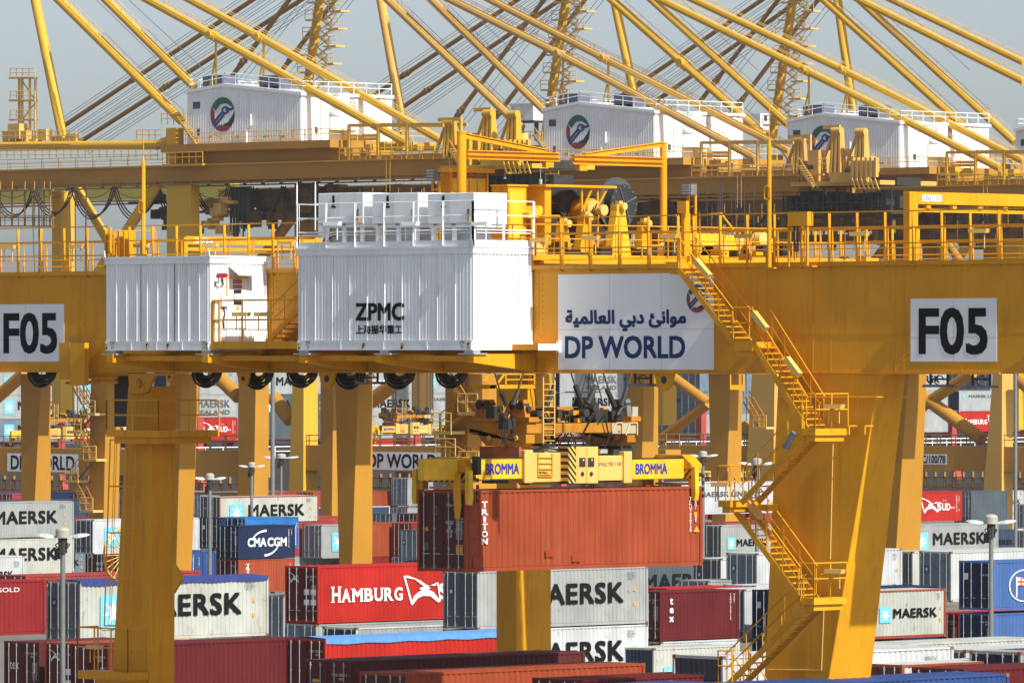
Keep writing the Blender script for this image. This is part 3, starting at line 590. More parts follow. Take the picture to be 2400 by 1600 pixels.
# ------------------------------------------------------------------ boxes measured on the picture
def boxA(m, x0, y0, x1, y1, Y, th=.1):
    a, b = PY(x0, (y0 + y1) / 2, Y), PY(x1, (y0 + y1) / 2, Y); xm = (x0 + x1) / 2
    m.box(a.x, b.x, Y, Y + th, PY(xm, y1, Y).z, PY(xm, y0, Y).z); return m
def boxB(m, x0, y0, x1, y1, X, th=.1):
    a, b = PX(x0, (y0 + y1) / 2, X), PX(x1, (y0 + y1) / 2, X); xm = (x0 + x1) / 2
    m.box(X - th, X, a.y, b.y, PX(xm, y1, X).z, PX(xm, y0, X).z); return m
def boxAB(m, xl, xc, xr, y0, y1, Y):
    c = PY(xc, (y0 + y1) / 2, Y); l = PY(xl, (y0 + y1) / 2, Y); r = PX(xr, (y0 + y1) / 2, c.x)
    m.box(l.x, c.x, Y, r.y, PY(xc, y1, Y).z, PY(xc, y0, Y).z); return m
def legbox(m, top, bot, Yt, Yb, ground=True):
    """tapered box leg: (y, left, corner, right) in the picture for its top and bottom, corner on Y = Yt / Yb"""
    q = []
    for (y, xl, xc, xr), Y in ((top, Yt), (bot, Yb)):
        c = PY(xc, y, Y); l = PY(xl, y, Y); r = PX(xr, y, c.x); z = c.z
        q.append([V((l.x, Y, z)), V((c.x, Y, z)), V((c.x, r.y, z)), V((l.x, r.y, z))])
    if ground:
        z0, z1 = q[0][0].z, q[1][0].z; t = (z0 + 5) / (z0 - z1)
        q[1] = [a.lerp(b, t) for a, b in zip(q[0], q[1])]
        for p in q[1]: p.z = -5
    m.hexa(q[1], q[0]); return m
def stair(par, P0, P1, wy, n, m, name='stair_flight', rails=True, r=.022):
    """straight flight from P0 (top) to P1 (bottom) on its outer side, wy wide towards +Y"""
    b = MB(); d = P1 - P0; o = V((0, wy, 0)); sx = .13 if d.x > 0 else -.13
    for k in (V(), o): b.bar(P0 + k - UP * .05, P1 + k - UP * .05, .05, .2)
    for k in range(1, n + 1):
        c = P0.lerp(P1, k / (n + .6)); b.box(min(c.x - sx, c.x + sx), max(c.x - sx, c.x + sx), c.y + .03, c.y + wy - .03, c.z - .02, c.z + .02)
    o1 = b.build(name, m, par)
    if rails:
        h = MB()
        for k in (V(), o):
            h.tube(P0 + k + UP * 1.05, P1 + k + UP * 1.05, r, 6); h.tube(P0 + k + UP * .55, P1 + k + UP * .55, r * .8, 6)
            for j in range(5): c = P0.lerp(P1, (j + .1) / 4.2) + k; h.tube(c, c + UP * 1.05, r, 6)
        hr = h.build('handrail', m, o1)
    return o1

# ------------------------------------------------------------------ the big gantry crane in front
zt, zb = PY(1750, 617, 0).z, PY(1700, 873.5, 0).z
XL, XR = PY(-330, 838, 0).x, PY(2560, 838, 0).x
crane = thing('gantry_crane', (PY(1200, 838, 0).x, 7, 0), 'big yellow gantry crane lettered F05 carrying two white electrical houses', 'crane')
xe = PY(2345, 877, 0).x; ze = PY(2400, 850, 0).z
for Y, nm in ((0, 'girder'), (18.5, 'girder')):
    gm = MB(); zk = zt - .02
    gm.prism([(XL, Y, zb), (xe, Y, zb), (XR, Y, zb + 1.9), (XR, Y, zt), (XL, Y, zt)], (0, 1.6, 0))
    go = gm.build(nm, YEL, crane, bevel=.02)
    sm = MB()                                                          # flanges and weld seams
    sm.box(XL, XR, Y - .10, Y - .004, zt - .13, zt + .02); sm.box(XL, xe, Y - .06, Y - .004, zb - .03, zb + .035)
    for px in (640, 1262, 1905, 2118): x = PY(px, 750, Y).x; sm.box(x, x + .025, Y - .012, Y - .003, zb + .04, zt - .14)
    sm.box(PY(1850, 790, Y).x, PY(2110, 790, Y).x, Y - .012, Y - .003, PY(1850, 785, 0).z - .02, PY(1850, 785, 0).z)
    for k in range(26): x = XL + 1.2 + k * 2.9; sm.box(x, x + .018, Y - .008, Y - .002, zb + .04, zt - .14)
    sm.box(XL, XR, Y - .007, Y - .0015, zb + 1.32, zb + 1.335)
    sm.build('seam', YEL, go)
    bo = MB()                                                              # bolted splice plates
    for px in (640, 1262, 2118):
        x = PY(px, 750, Y).x
        for j in range(16):
            for d in (-.14, .17): bo.box(x + d, x + d + .035, Y - .02, Y - .002, zb + .25 + j * .2, zb + .285 + j * .2)
    bo.build('bolt', YEL, go)
    # walkway railing with broad flat posts
    for seg in (((-320, 262), (306, 700), (1250, 1592), (1628, 2550)) if Y == 0 else ((-320, 2500),)):
        rm = MB(); xa, xb = PY(seg[0], 600, 0).x, PY(seg[1], 600, 0).x; yy = Y - .14 if Y == 0 else Y + 1.7
        hz = zt + 1.66
        for z in (hz, zt + 1.12, zt + .60): rm.box(xa, xb, yy - .02, yy + .02, z - .022, z + .022)
        rm.tube((xa, yy + .9, zt + .22), (xb, yy + .9, zt + .22), .018, 5); rm.tube((xa, yy + .3, zt + .45), (xb, yy + .3, zt + .45), .022, 6)
        n = round((xb - xa) / 1.28)
        for k in range(n + 1):
            x = xa + (xb - xa) * k / n
            rm.box(x - .015, x + .015, yy + .028, yy + .14, zt - .2, hz - .03)
        n = round((xb - xa) / 1.28)
        for k in range(n): x = xa + (xb - xa) * (k + .5) / n; rm.box(x - .02, x + .02, yy + .9, yy + .95, zt, zt + 1.1)
        rm.box(xa, xb, yy + .93, yy + .97, zt + 1.08, zt + 1.12)
        rm.build('handrail', YEL, crane)
# walkway lamps on the railing
lamp_me = MB(); lamp_me.prism([(-.36, -.12, 0), (.36, -.12, 0), (.40, -.1, .14), (-.40, -.1, .14)], (0, .22, 0)); lamp_me.box(-.25, -.22, -.03, 0, -.5, 0); lamp_me.box(.22, .25, -.03, 0, -.5, 0)
lamp_me = lamp_me.mesh('walkway_lamp'); lamp_me.materials.append(YELW)
def wlamp(px, py, Y, par=None):
    p = PY(px, py, Y); return inst('walkway_lamp', lamp_me, None, par or crane, p - WLOC[par or crane])
for px, py in ((20, 583), (180, 582), (333, 580), (495, 578), (672, 574), (1265, 567), (1385, 562), (1570, 558), (1745, 558), (2015, 553), (2295, 546)): wlamp(px, py, -.2)
# sign plates
def plate(par, x0, y0, x1, y1, Y, m=WHTC, name='sign_plate'):
    o = boxA(MB(), x0, y0, x1, y1, Y - .012, .01).build(name, m, par)
    if x1 - x0 > 180:
        j = MB(); a, b = PY(x0, y1, Y - .0135), PY(x1, y0, Y - .0135)
        for t in ((1 / 3, 2 / 3) if x1 - x0 > 300 else (.5,)): x = a.x + (b.x - a.x) * t; j.box(x, x + .012, Y - .0135, Y - .0125, a.z, b.z)
        j.box(a.x, b.x, Y - .0138, Y - .0128, (a.z + b.z) / 2 - .25, (a.z + b.z) / 2 - .238); j.build('sheet_joint', MID if False else GRY, o)
    return o
def wordA(par, key, x0, y0, x1, y1, Y, m=TINK, name='lettering'):
    a, b = PY(x0, y1, Y), PY(x1, y0, Y); return ftxt(key, par, (a.x, Y, a.z), AX, AU, b.x - a.x, b.z - a.z, m, name)
def wordB(par, key, x0, y0, x1, y1, X, m=TINK, name='lettering'):
    a, b = PX(x0, y1, X), PX(x1, y0, X); return ftxt(key, par, (X, a.y, a.z), BX, AU, b.y - a.y, b.z - a.z, m, name)
p = plate(crane, 2134, 699, 2336, 847, -.002); wordA(p, 'F05', 2153, 720, 2315, 831, -.02)
p = plate(crane, -31, 713, 150, 847, -.002); wordA(p, 'F05', 8, 732, 134, 829, -.02)
p = plate(crane, 1308, 641, 1673, 866, -.002); wordA(p, 'DP WORLD', 1324, 786, 1606, 840, -.02, TNAV); wordA(p, 'AR', 1325, 724, 1608, 777, -.02, TNAV)
a, b = PY(1609, 733, -.02), PY(1658, 667, -.02); emblem(p, (a.x, -.02, a.z), AX, b.x - a.x, b.z - a.z)
# legs
lm = MB(); legbox(lm, (876, 1824, 2062, 2123), (1600, 1791, 1941, 2040), 0.004, 0.004); rl = lm.build('leg', YEL, crane, bevel=.03)
lm = MB(); legbox(lm, (905, 300, 356, 412), (1600, 262, 350, 409), .15, .15); ll = lm.build('leg', YEL, crane, bevel=.03)
lm = MB(); legbox(lm, (876, 1163, 1210, 1290), (1540, 1163, 1210, 1292), 18.5, 18.5); print('LEGX', PY(1210, 876, 18.5).x, PY(356, 905, .15).x); lm.build('leg', YEL, crane, bevel=.03)   # far side legs carry the second girder
lm = MB(); c0 = PY(2062, 876, 0)
lm.hexa([(c0.x - 3, 20.6, -5), (c0.x - .6, 20.6, -5), (c0.x - .6, 22, -5), (c0.x - 3, 22, -5)], [(c0.x - 5, 18.5, zb), (c0.x, 18.5, zb), (c0.x, 20.1, zb), (c0.x - 5, 20.1, zb)])
lm.build('leg', YEL, crane)
# weld seams and lugs on the right leg
fm_ = MB(); arc = [PY(2052 + 40 * (1 - math.cos(math.radians(a))), 876 + 62 * (1 - math.sin(math.radians(a))), .002) for a in range(0, 91, 15)]
fm_.prism([PY(2046, 876, .002)] + [PY(2046, 938, .002)] + arc, (0, .06, 0)); fm_.build('gusset_plate', YEL, crane)
# hinge bracket of the slim left leg
hb = MB(); P = lambda x, y, Y=.0: PY(x, y, Y)
hb.prism([P(300, 874), P(430, 874), P(420, 880), P(362, 880), P(345, 918), P(335, 922), P(303, 922)], (0, .12, 0))
hb.build('hinge_bracket', YEL, crane, bevel=.015)
c = P(325, 898); pin = MB(); pin.tube(c + V((0, -.12, 0)), c + V((0, .1, 0)), .17, 20); pin.tube(c + V((0, -.17, 0)), c + V((0, -.12, 0)), .09, 14); pin.build('hinge_pin', YEL, crane, smooth=True)
MB().prism([P(404, 1318, .0), P(421, 1345, .0), P(423, 1358, .0), P(404, 1390, .0)], (0, .15, 0)).build('lifting_lug', YEL, crane)
for px, py, r in ((570, 887, .28), (766, 887, .36), (1556, 890, .40), (1745, 590, .20), (397, 883, .2)):
    lug = MB(); c = P(px, py, -.03 if py < 700 else .02); pts = [c + V((r * math.cos(math.radians(a)), 0, r * math.sin(math.radians(a)))) for a in range(180, 361, 20)] + [c + V((r * 1.5, 0, r * 1.4)), c + V((-r * 1.5, 0, r * 1.4))]
    if py < 700: pts = [V((q.x, q.y, 2 * c.z - q.z)) for q in pts]
    lug.prism(pts, (0, .08, 0)); lo = lug.build('lifting_lug', YEL, crane)
    h = MB(); h.tube(c + V((0, -.012, 0)), c + V((0, .0, 0)), r * .33, 14); h.build('eye', DKS, lo)
# festoon cable bundles below the girder
loop = MB()
for k in range(11):
    rx, rz = .70 - .036 * k, .62 - .042 * k; y0 = (k % 3) * .09 - .1
    loop.path([V((rx * math.cos(a), y0 + .03 * math.sin(3 * a + k), rz * math.sin(a))) for a in [math.pi + math.pi * j / 12 for j in range(13)]], .042, 6)
loop = loop.mesh('cable_loop'); loop.materials.append(BLK)
for px in (100, 486, 607, 710, 822, 938, 1060):
    p = PY(px, 873, .5); q = inst('cable_loop', loop, None, crane, V((p.x, .5, zb + .02)) - WLOC[crane]); q.scale = (1, 1, random.uniform(.92, 1.1))
# boxes of the cable carrier at the left end
m = MB(); boxAB(m, 138, 163, 168, 803, 889, -.55); boxAB(m, 163.5, 198, 208, 803, 903, -.7); m.build('cable_carrier', YEL, crane)
m = MB()
for y in (884, 895): m.tube(PY(205, y, .3), PY(275, y, .3), .07, 8)
boxA(m, 205, 872, 300, 880, .2, .9); m.build('cylinder_pair', YEL, crane)
boxA(MB(), 268, 876, 302, 1000, 1.1, .3).build('cable_duct', DKS, crane)
# flood lights hanging under the girder
def underlight(px, py, Y=.3, w_=.5):
    p = PY(px, py, Y); m = MB()
    for s in (-1, 1): m.box(p.x + s * w_ * .75 - .03, p.x + s * w_ * .75 + .03, Y - .03, Y + .03, p.z, zb)
    m.box(p.x - w_ * .7, p.x + w_ * .7, Y - .02, Y + .02, zb - .22, zb - .16)
    fo = m.build('flood_light', DKS, crane); l = MB(); l.prism([(p.x - w_, Y - .3, p.z - .03), (p.x + w_, Y - .3, p.z - .03), (p.x + w_ * .9, Y - .3, p.z + .06), (p.x - w_ * .9, Y - .3, p.z + .06)], (0, .6, 0)); l.build('lamp_head', MID, fo)
    l = MB(); l.path([V((p.x + .2 * math.cos(a), Y, p.z + .2 + .16 * math.sin(a))) for a in [k * .6 for k in range(9)]], .02, 5); l.build('lamp_cable', BLK, fo)
for px, py in ((187, 898), (868, 898), (1507, 903), (2201, 905), (2300, 907)): underlight(px, py)

# electrical houses
def house(x0, xc, xr, yr, yw, yb, yp, pitch, name, label_dy):
    Yw = -3.0; cx = PY(xr, (yw + yb) / 2, -.02).x; xl_ = PY(x0, (yw + yb) / 2, Yw).x
    Yf = PX(xc, (yw + yb) / 2, cx).y; xl_ = PY(x0, (yw + yb) / 2, Yf).x
    Z = lambda y: PY(xc, y, Yf).z
    b = MB(); corr(b, xl_ + .08, cx - .08, Z(yb), Z(yw), Yf + .03, .045, pitch, 'x')
    corr(b, Yf + .08, -.06, Z(yb), Z(yw), cx - .03, .045, pitch)
    b.face([(xl_ + .02, Yf + .05, Z(yb)), (xl_ + .02, -.05, Z(yb)), (xl_ + .02, -.05, Z(yw)), (xl_ + .02, Yf + .05, Z(yw))])
    b.box(xl_ + .05, cx - .06, Yf + .06, -.06, Z(yb) - .01, Z(yb) + .02)
    h = b.build(name, WHT, crane)
    f = MB()
    for x in (xl_, cx - .09): f.box(x, x + .09, Yf, Yf + .09, Z(yb), Z(yw))
    f.box(cx - .09, cx, -.12, -.03, Z(yb), Z(yw)); f.each('corner_post', WHT, h)
    bt_ = MB()
    for k in range(1, 10): x = xl_ + (cx - xl_) * k / 10; bt_.box(x, x + .03, Yf - .035, Yf + .02, Z(yb), Z(yw))
    for k in range(1, 4): y = Yf - Yf * k / 4; bt_.box(cx - .02, cx + .03, y, y + .03, Z(yb), Z(yw))
    bt_.build('cladding_joint', WHT, h)
    r = MB(); r.box(xl_ - .04, cx + .05, Yf - .05, -.02, Z(yw), Z(yr)); r.box(xl_ - .07, cx + .08, Yf - .08, -.01, Z(yr), Z(yr) + .06)
    for x in (xl_ - .06, cx - .02): r.prism([(x, Yf - .09, Z(yr) + .06), (x + .09, Yf - .09, Z(yr) + .06), (x + .05, Yf - .09, Z(yr) + .3)], (0, .03, 0))
    r.build('roof', WHT, h)
    s = MB(); s.box(xl_ - .02, cx + .02, Yf - .02, -.03, Z(yp), Z(yb) - .012)
    n = 4
    for k in range(n + 1): x = xl_ + (cx - xl_ - .1) * k / n; s.box(x, x + .07, Yf - .06, Yf - .022, Z(yp), Z(yb) - .012)
    s.box(xl_, cx, Yf - .055, Yf - .022, Z(yb) - .07, Z(yb) - .013); s.box(xl_, cx, Yf - .055, Yf - .022, Z(yp), Z(yp) + .05)
    s.build('base_frame', WHT, h)
    ft = MB()
    for x in ((xl_, cx - .5) if name == 'control_house' else (xl_, (xl_ + cx) / 2 - .3, cx - .5)): ft.box(x - .1, x + .7, Yf - .15, Yf + .5, Z(yp) - .16, Z(yp) - .11); ft.box(x + .05, x + .5, Yf, Yf + .35, Z(yp) - .11, Z(yp))
    ft.each('foot', GRY, h)
    hz = MB()
    for t in (.005, .4 if name == 'control_house' else .38, .6, .975):
        x = xl_ + (cx - xl_) * t; hz.box(x, x + .09, Yf - .075, Yf - .062, Z(yp) + .03, Z(yb) - .08)
    hz.each('hazard_mark', HAZA, h)
    for t in (.05, .93): ftxt('SW\n21', h, (xl_ + (cx - xl_) * t, Yf - .064, Z(yp) + .05), AX, AU, .26, .3, TINK)
    return h, xl_, cx, Yf, Z
eh, ex0, ex1, eY, eZ = house(699, 1109, 1249, 580, 594, 797, 820, .17, 'electrical_house', 0)
wordA(eh, 'ZPMC', 833, 709, 947, 752, eY - .03); wordA(eh, 'CJK', 833, 761, 943, 783, eY - .03)
pr = MB(); pr.box(ex0 + .02, ex1, eY - .01, eY + .02, eZ(579), eZ(562)); pr.box(ex1 - .02, ex1 + .02, eY + .025, -.05, eZ(579), eZ(562)); pr.build('parapet', WHT, eh)
rm = MB(); z0 = eZ(574)
for a, b in (((ex0, eY - .03), (ex1 + .02, eY - .03)), ((ex1 + .02, eY - .03), (ex1 + .02, 0)), ((ex0, eY), (ex0, 0))):
    a, b = V((*a, z0)), V((*b, z0)); L_ = (b - a).length; n = max(2, round(L_ / 1.4))
    for z in (eZ(470) - z0, eZ(504) - z0, eZ(538) - z0): rm.tube(a + UP * z, b + UP * z, .022, 6)
    rm.tube(a + UP * (eZ(545) - z0), b + UP * (eZ(545) - z0), .016, 5)
    for k in range(n + 1): q = a.lerp(b, k / n); rm.box(q.x - .018, q.x + .018, q.y - .045, q.y + .045, z0, eZ(470))
rm.build('roof_railing', WHT, eh)
am = MB()
for px, yt in ((696, 435), (739, 433)): a = PY(px, 540, eY - .05); am.tube(a, V((a.x, a.y, PY(px, yt, eY - .05).z)), .024, 8); am.tube(V((a.x, a.y, PY(px, yt, eY - .05).z)), V((a.x, a.y, PY(px, yt - 6, eY - .05).z)), .015, 5); am.box(a.x, a.x + .3, a.y, a.y + .04, a.z + .35, a.z + .42)
am.build('lightning_rod', WHT, eh)
for k, (a, b) in enumerate(((746, 851), (872, 980), (1002, 1111))):
    Ya = eY + .35; x0, x1 = PY(a, 490, Ya).x, PY(b, 490, Ya).x; zz = lambda y: PY(b, y, Ya).z
    ac = MB(); ac.box(x0, x1, Ya, Ya + 1.62, zz(525), zz(451)); ac.box(x0 + .02, x1 - .02, Ya + .03, Ya + 1.6, zz(532), zz(525) - .004)
    for t in (.05, .5, .9): ac.box(x0 + (x1 - x0) * t, x0 + (x1 - x0) * t + .12, Ya + .06, Ya + .2, eZ(580), zz(532))
    ao = ac.build('air_conditioner', WHT, eh, bevel=.02)
    d = MB(); d.box(x0 + .02, x1 - .02, Ya - .008, Ya - .002, zz(524), zz(522)); d.box(x0 + (x1 - x0) * .47, x0 + (x1 - x0) * .475, Ya - .008, Ya - .002, zz(522), zz(453)); d.box(x1 + .002, x1 + .008, Ya + .7, Ya + .72, zz(523), zz(453)); d.build('panel_seam', GRY, ao)
    d = MB(); xg = x0 + (x1 - x0) * .32; d.box(xg, xg + .11, Ya - .02, Ya - .002, zz(479), zz(457)); d.box(xg - .05, xg + .16, Ya - .02, Ya - .002, zz(486), zz(481)); d.build('control_panel', TINK, ao)
    d = MB(); xg = x0 + (x1 - x0) * .86; d.box(xg, xg + .11, Ya - .02, Ya - .002, zz(506), zz(489)); d.box(x0 + .3, x0 + .5, Ya - .02, Ya - .002, zz(527), zz(523)); d.box(x0 + 1.2, x0 + 1.4, Ya - .02, Ya - .002, zz(527), zz(523)); d.build('sight_glass', MID, ao)
    d = MB(); d.box(xg, xg + .11, Ya - .02, Ya - .002, zz(518), zz(508)); d.build('warning_label', ORNG, ao)
    d = MB(); d.box(x0 + .35, x1 - .55, Ya + .35, Ya + 1.4, eZ(576), zz(532) - .004); d.build('plinth', GRY, ao)
for px in (780, 962, 1128): wl = wlamp(px, 529, eY - .1); wl.material_slots[0].link = 'OBJECT'; wl.material_slots[0].material = WHT
m = MB(); m.path([PY(757, 566, eY + .2), PY(765, 552, eY + .2), PY(780, 550, eY + .2)], .03, 5); m.path([PY(765, 566, eY + .2), PY(775, 556, eY + .2), PY(790, 552, eY + .2)], .03, 5); m.build('power_cable', BLK, eh)
ch, cx0, cx1, cY, cZ = house(249, 492, 627, 603, 617, 799, 821, .115, 'control_house', 0)
m = MB()
for px in (330, 409): x = PY(px, 700, cY).x; m.box(x, x + .05, cY - .015, cY + .02, cZ(799), cZ(617))
m.each('wall_seam', TWHT, ch)
# door side of the control house
d = MB(); boxB(d, 532, 648, 578, 800, cx1 + .03, .05); do = d.build('door', WHT, ch)
d = MB(); boxB(d, 548, 679, 566, 714, cx1 + .045, .02); d.build('window', GLS, do); d = MB(); boxB(d, 549.5, 688, 565, 701, cx1 + .05, .004); d.build('notice', TWHT, do)
d = MB(); boxB(d, 546, 654, 567, 665, cx1 + .038, .006); boxB(d, 546, 667, 567, 676, cx1 + .038, .006); d.build('warning_sign', mat('faded pink warning print', (.45, .2, .2), .6), do)
d = MB(); boxB(d, 554, 716, 560, 728, cx1 + .038, .006); d.build('warning_label', ORNG, do)
d = MB(); boxB(d, 531, 647, 580, 652, cx1 + .06, .08); boxB(d, 531, 652, 534, 690, cx1 + .06, .08); d.build('door_frame', YELW, do)
aw = MB(); q = [PX(x, y, cx1 + .02) for x, y in ((535, 622), (590, 624), (612, 646), (560, 647))]
aw.prism([q[0], q[1], q[1] + V((.55, 0, -.32)), q[0] + V((.55, 0, -.32))], (0, 0, -.04)); aw.build('canopy', WHT, ch)
al = MB()
for px in (511, 521): c = PX(px, 645, cx1 + .03); al.tube(c, c + V((.2, 0, 0)), .085, 12)
al.each('alarm_lamp', REDL, ch)
d = MB(); boxB(d, 520, 696, 536, 718, cx1 + .12, .12); boxB(d, 505, 652, 510, 660, cx1 + .1, .08); c = PX(513, 660, cx1 + .03); d.tube(c, V((c.x, c.y, cZ(799))), .02, 5); d.build('junction_box', WHT, ch)
d = MB(); d.path([PX(507, 655, cx1 + .05), PX(505, 668, cx1 + .05), PX(512, 674, cx1 + .05)], .02, 5); d.path([PX(521, 655, cx1 + .05), PX(524, 666, cx1 + .05), PX(517, 672, cx1 + .05)], .02, 5); d.path([PX(524, 720, cx1 + .05), PX(527, 735, cx1 + .05), PX(523, 750, cx1 + .05), PX(525, 770, cx1 + .05)], .025, 5); d.build('lamp_cable', BLK, ch)
# platform and railings between the houses, cantilever brackets below them
zp = cZ(799)
m = MB(); m.box(cx1 + .06, ex0 - .05, eY + .1, -.02, zp - .28, zp - .02); m.build('platform', YEL, crane)
rm = MB(); rm.rail((cx1 + .15, eY + .15, zp), (ex0 - .1, eY + .15, zp), 1.45, 1.5, .035, (1, .52)); rm.rail((cx1 + .08, eY + .15, zp), (cx1 + .08, eY + .5, zp), 1.45, 1.5, .035, (1, .52)); rm.build('handrail', YEL, crane)
for px in (565, 617): wlamp(px, 741, eY + .1)
P0 = V((ex0 - .3, -.9, zt - .1)); P1 = V((cx1 + .9, -.9, zp)); stair(crane, P0, P1, .75, 14, YEL)
for px in (255, 478, 706, 885, 1100):
    x = PY(px, 825, eY).x; zz = eZ(829)
    m = MB(); m.prism([(x, eY - .1, zz), (x, -.02, zz), (x, -.02, zb + .02), (x, eY - .1, zz - .30)], (.32, 0, 0)); m.build('house_bracket', YEL, crane)
m = MB(); m.box(cx0 - .1, ex1 + .1, eY + .5, eY + .75, eZ(832) - .2, eZ(832) - .02); m.box(cx0 - .1, ex1 + .1, -.5, -.25, eZ(832) - .24, eZ(832) - .02); m.each('support_beam', YEL, crane)
xs_ = PY(1312, 813, -.02).x; ys_ = PX(1262, 813, xs_).y
m = MB(); m.box(PY(1182, 813, ys_).x, xs_ - .02, ys_, -.03, PY(1262, 820, ys_).z, PY(1262, 806, ys_).z); m.build('beam_stub', YEL, crane)
m = MB(); m.box(xs_ - .018, xs_, ys_ - .01, -.1, PY(1262, 820, ys_).z - .01, PY(1262, 806, ys_).z + .01); m.box(xs_ - .1, xs_ + .06, -.1, -.02, PY(1312, 826, 0).z, PY(1312, 799, 0).z); m.build('beam_cap', WHT, crane)

# stairs down the right leg
st1 = stair(crane, PY(1588, 624, -1.1), PY(1719, 799, -1.1), .85, 13, YEL)
st2 = stair(crane, PY(1766, 800, -1.1), PY(1893, 1004, -1.1), .85, 14, YEL)
st3 = stair(crane, PY(1885, 1018, -2.0), PY(1738, 1174, -2.0), .8, 11, YEL)
st4 = stair(crane, PY(1718, 1186, -1.1), PY(1876, 1402, -1.1), .85, 15, YEL)
st5 = stair(crane, PY(1888, 1420, -2.0), PY(1700, 1606, -2.0), .8, 12, YEL)
st6 = stair(crane, PY(1716, 1604, -1.1), PY(1790, 1720, -1.1), .85, 8, YEL)
def plat(x0, x1, y, Y0, Y1, rails='ff', th=.22):
    a, b = PY(x0, y, Y0), PY(x1, y, Y0); m = MB(); m.box(a.x, b.x, Y0, Y1, a.z - th, a.z); m.box(a.x + .1, b.x - .1, Y0 + .1, Y1 - .1, a.z - th - .2, a.z - th - .004)
    po = m.build('stair_platform', YEL, crane); rm = MB()
    if 'f' in rails: rm.rail((a.x, Y0, a.z), (b.x, Y0, a.z), 1.15, 1.0, .024)
    if 'r' in rails: rm.rail((b.x, Y0, a.z), (b.x, Y1, a.z), 1.15, 1.0, .024)
    if 'l' in rails: rm.rail((a.x, Y0, a.z), (a.x, Y1, a.z), 1.15, 1.0, .024)
    if rm.v: rm.build('handrail', YEL, po)
    return a
plat(1560, 1590, 614, -1.15, -.15, '')
plat(1719, 1764, 801, -1.15, -.15, 'f', .3)
plat(1880, 1911, 1004, -2.1, -.5, 'fr')
plat(1683, 1712, 1172, -2.1, -.6, 'fl'); boxAB(MB(), 1745, 1800, 1822, 1182, 1197, -.8).build('platform_beam', YEL, crane)
plat(1878, 1908, 1400, -2.1, -.5, 'fr')
plat(1683, 1716, 1604, -2.1, -.6, 'fl')
sb = MB()
for a, b in (((1631, 612), (1662, 648)), ((1766, 733), (1796, 772)), ((1844, 840), (1873, 879)), ((1750, 1172), (1783, 1211))):
    Y = -1.15 if a[1] < 1100 else -1.2; sb = MB(); sb.bar(PY(*a, Y), PY(*b, Y), .2, .2); sb.build('stair_lamp', YELW, crane)
sb = MB(); sb.bar(PY(1840, 1050, -2.15), PY(1862, 1013, -2.15), .16, .16); sb.build('stair_lamp', MID, crane)
for px, py, Y in ((1955, 957, -1.3), (1956, 1343, -1.3), (1690, 1140, -2.1)): wlamp(px, py, Y)
m = MB(); m.tube(PY(1826, 930, -.3), PY(2055, 930, -.3), .025, 6); m.tube(PY(2055, 930, -.3), PX(2122, 931, PY(2055, 930, -.3).x), .025, 6)
for px in (1990, 2027): q = PY(px, 1018, -.55); m.tube(q, q + UP * .28, .03, 6); m.tube(q + UP * .28, q + V((0, .4, .28)), .03, 6)
m.build('grab_rail', YEL, crane)
m = MB(); m.path([PY(1952, 1040, -.06), PY(1946, 1310, -.06)], .022, 5); m.path([PY(1931, 1420, -.06), PY(1925, 1570, -.06), PY(1800, 1568, -.06)], .022, 5); m.build('conduit', YELW, crane)
# ladder with platform on the left leg
def ladder(par, p, q, wv, m=YEL, cage=None, rung=.32):
    b = MB(); b.tube(p, q, .03, 6); b.tube(p + wv, q + wv, .03, 6); n = int((p - q).length / rung)
    for k in range(1, n): c = p.lerp(q, k / n); b.tube(c, c + wv, .014, 5)
    lo = b.build('ladder', m, par)
    if cage is not None:
        k_ = MB(); L_ = (p - q).length; nn = int(L_ / 1.5); side = wv.normalized(); rad = .38
        ringp = lambda c: [c + wv / 2 + side * rad * math.cos(a) + cage * rad * 2 * math.sin(a) for a in [math.pi * j / 6 for j in range(7)]]
        for j in range(nn + 1): k_.path(ringp(p.lerp(q, j / nn)), .022, 5)
        for j in range(1, 6): k_.tube(ringp(p)[j], ringp(q)[j], .014, 5)
        k_.build('safety_cage', m, lo)
    return lo
ladder(crane, PY(297, 1030, -.15), PY(283, 1465, -.15), V((.5, 0, 0)), cage=V((-.6, -.8, 0)))
ladder(crane, PY(322, 925, -.15), PY(315, 1000, -.15), V((.5, 0, 0)))
m = MB(); a = PY(250, 1007, -1.0); b = PY(372, 1007, -1.0); m.box(a.x, b.x, -1.0, 2.0, a.z - .25, a.z); m.box(a.x + .2, b.x - .2, -.8, 1.8, a.z - .5, a.z - .255); lp = m.build('leg_platform', YEL, crane)
rm = MB(); rm.rail((a.x, -1, a.z), (b.x, -1, a.z), 1.1, 1.4, .03, (1, .5)); rm.rail((b.x, -1, a.z), (b.x, 2, a.z), 1.1, 1.4, .03, (1, .5)); rm.rail((a.x, -1, a.z), (a.x, 2, a.z), 1.1, 1.4, .03, (1, .5)); rm.build('handrail', YEL, lp)
m = MB(); a = PY(182, 1570, -.9); b = PY(300, 1570, -.9); m.box(a.x, b.x, -.9, .1, a.z - .3, a.z); m.box(a.x + .8, b.x - .1, -.7, .1, a.z - .55, a.z - .31); lp = m.build('leg_platform', YEL, crane)
rm = MB(); rm.rail((a.x, -.9, a.z), (b.x, -.9, a.z), 1.6, 1.1, .03, (1, .55)); rm.rail((b.x, -.9, a.z), (b.x, .1, a.z), 1.6, 1.1, .03, (1, .55)); rm.rail((a.x, -.9, a.z), (a.x, .1, a.z), 1.6, 1.1, .03, (1, .55)); rm.build('handrail', YEL, lp)
wlamp(222, 1520, -1.0)
m = MB(); c = PY(290, 1300, 3.2)                                       # cable reel behind the left leg
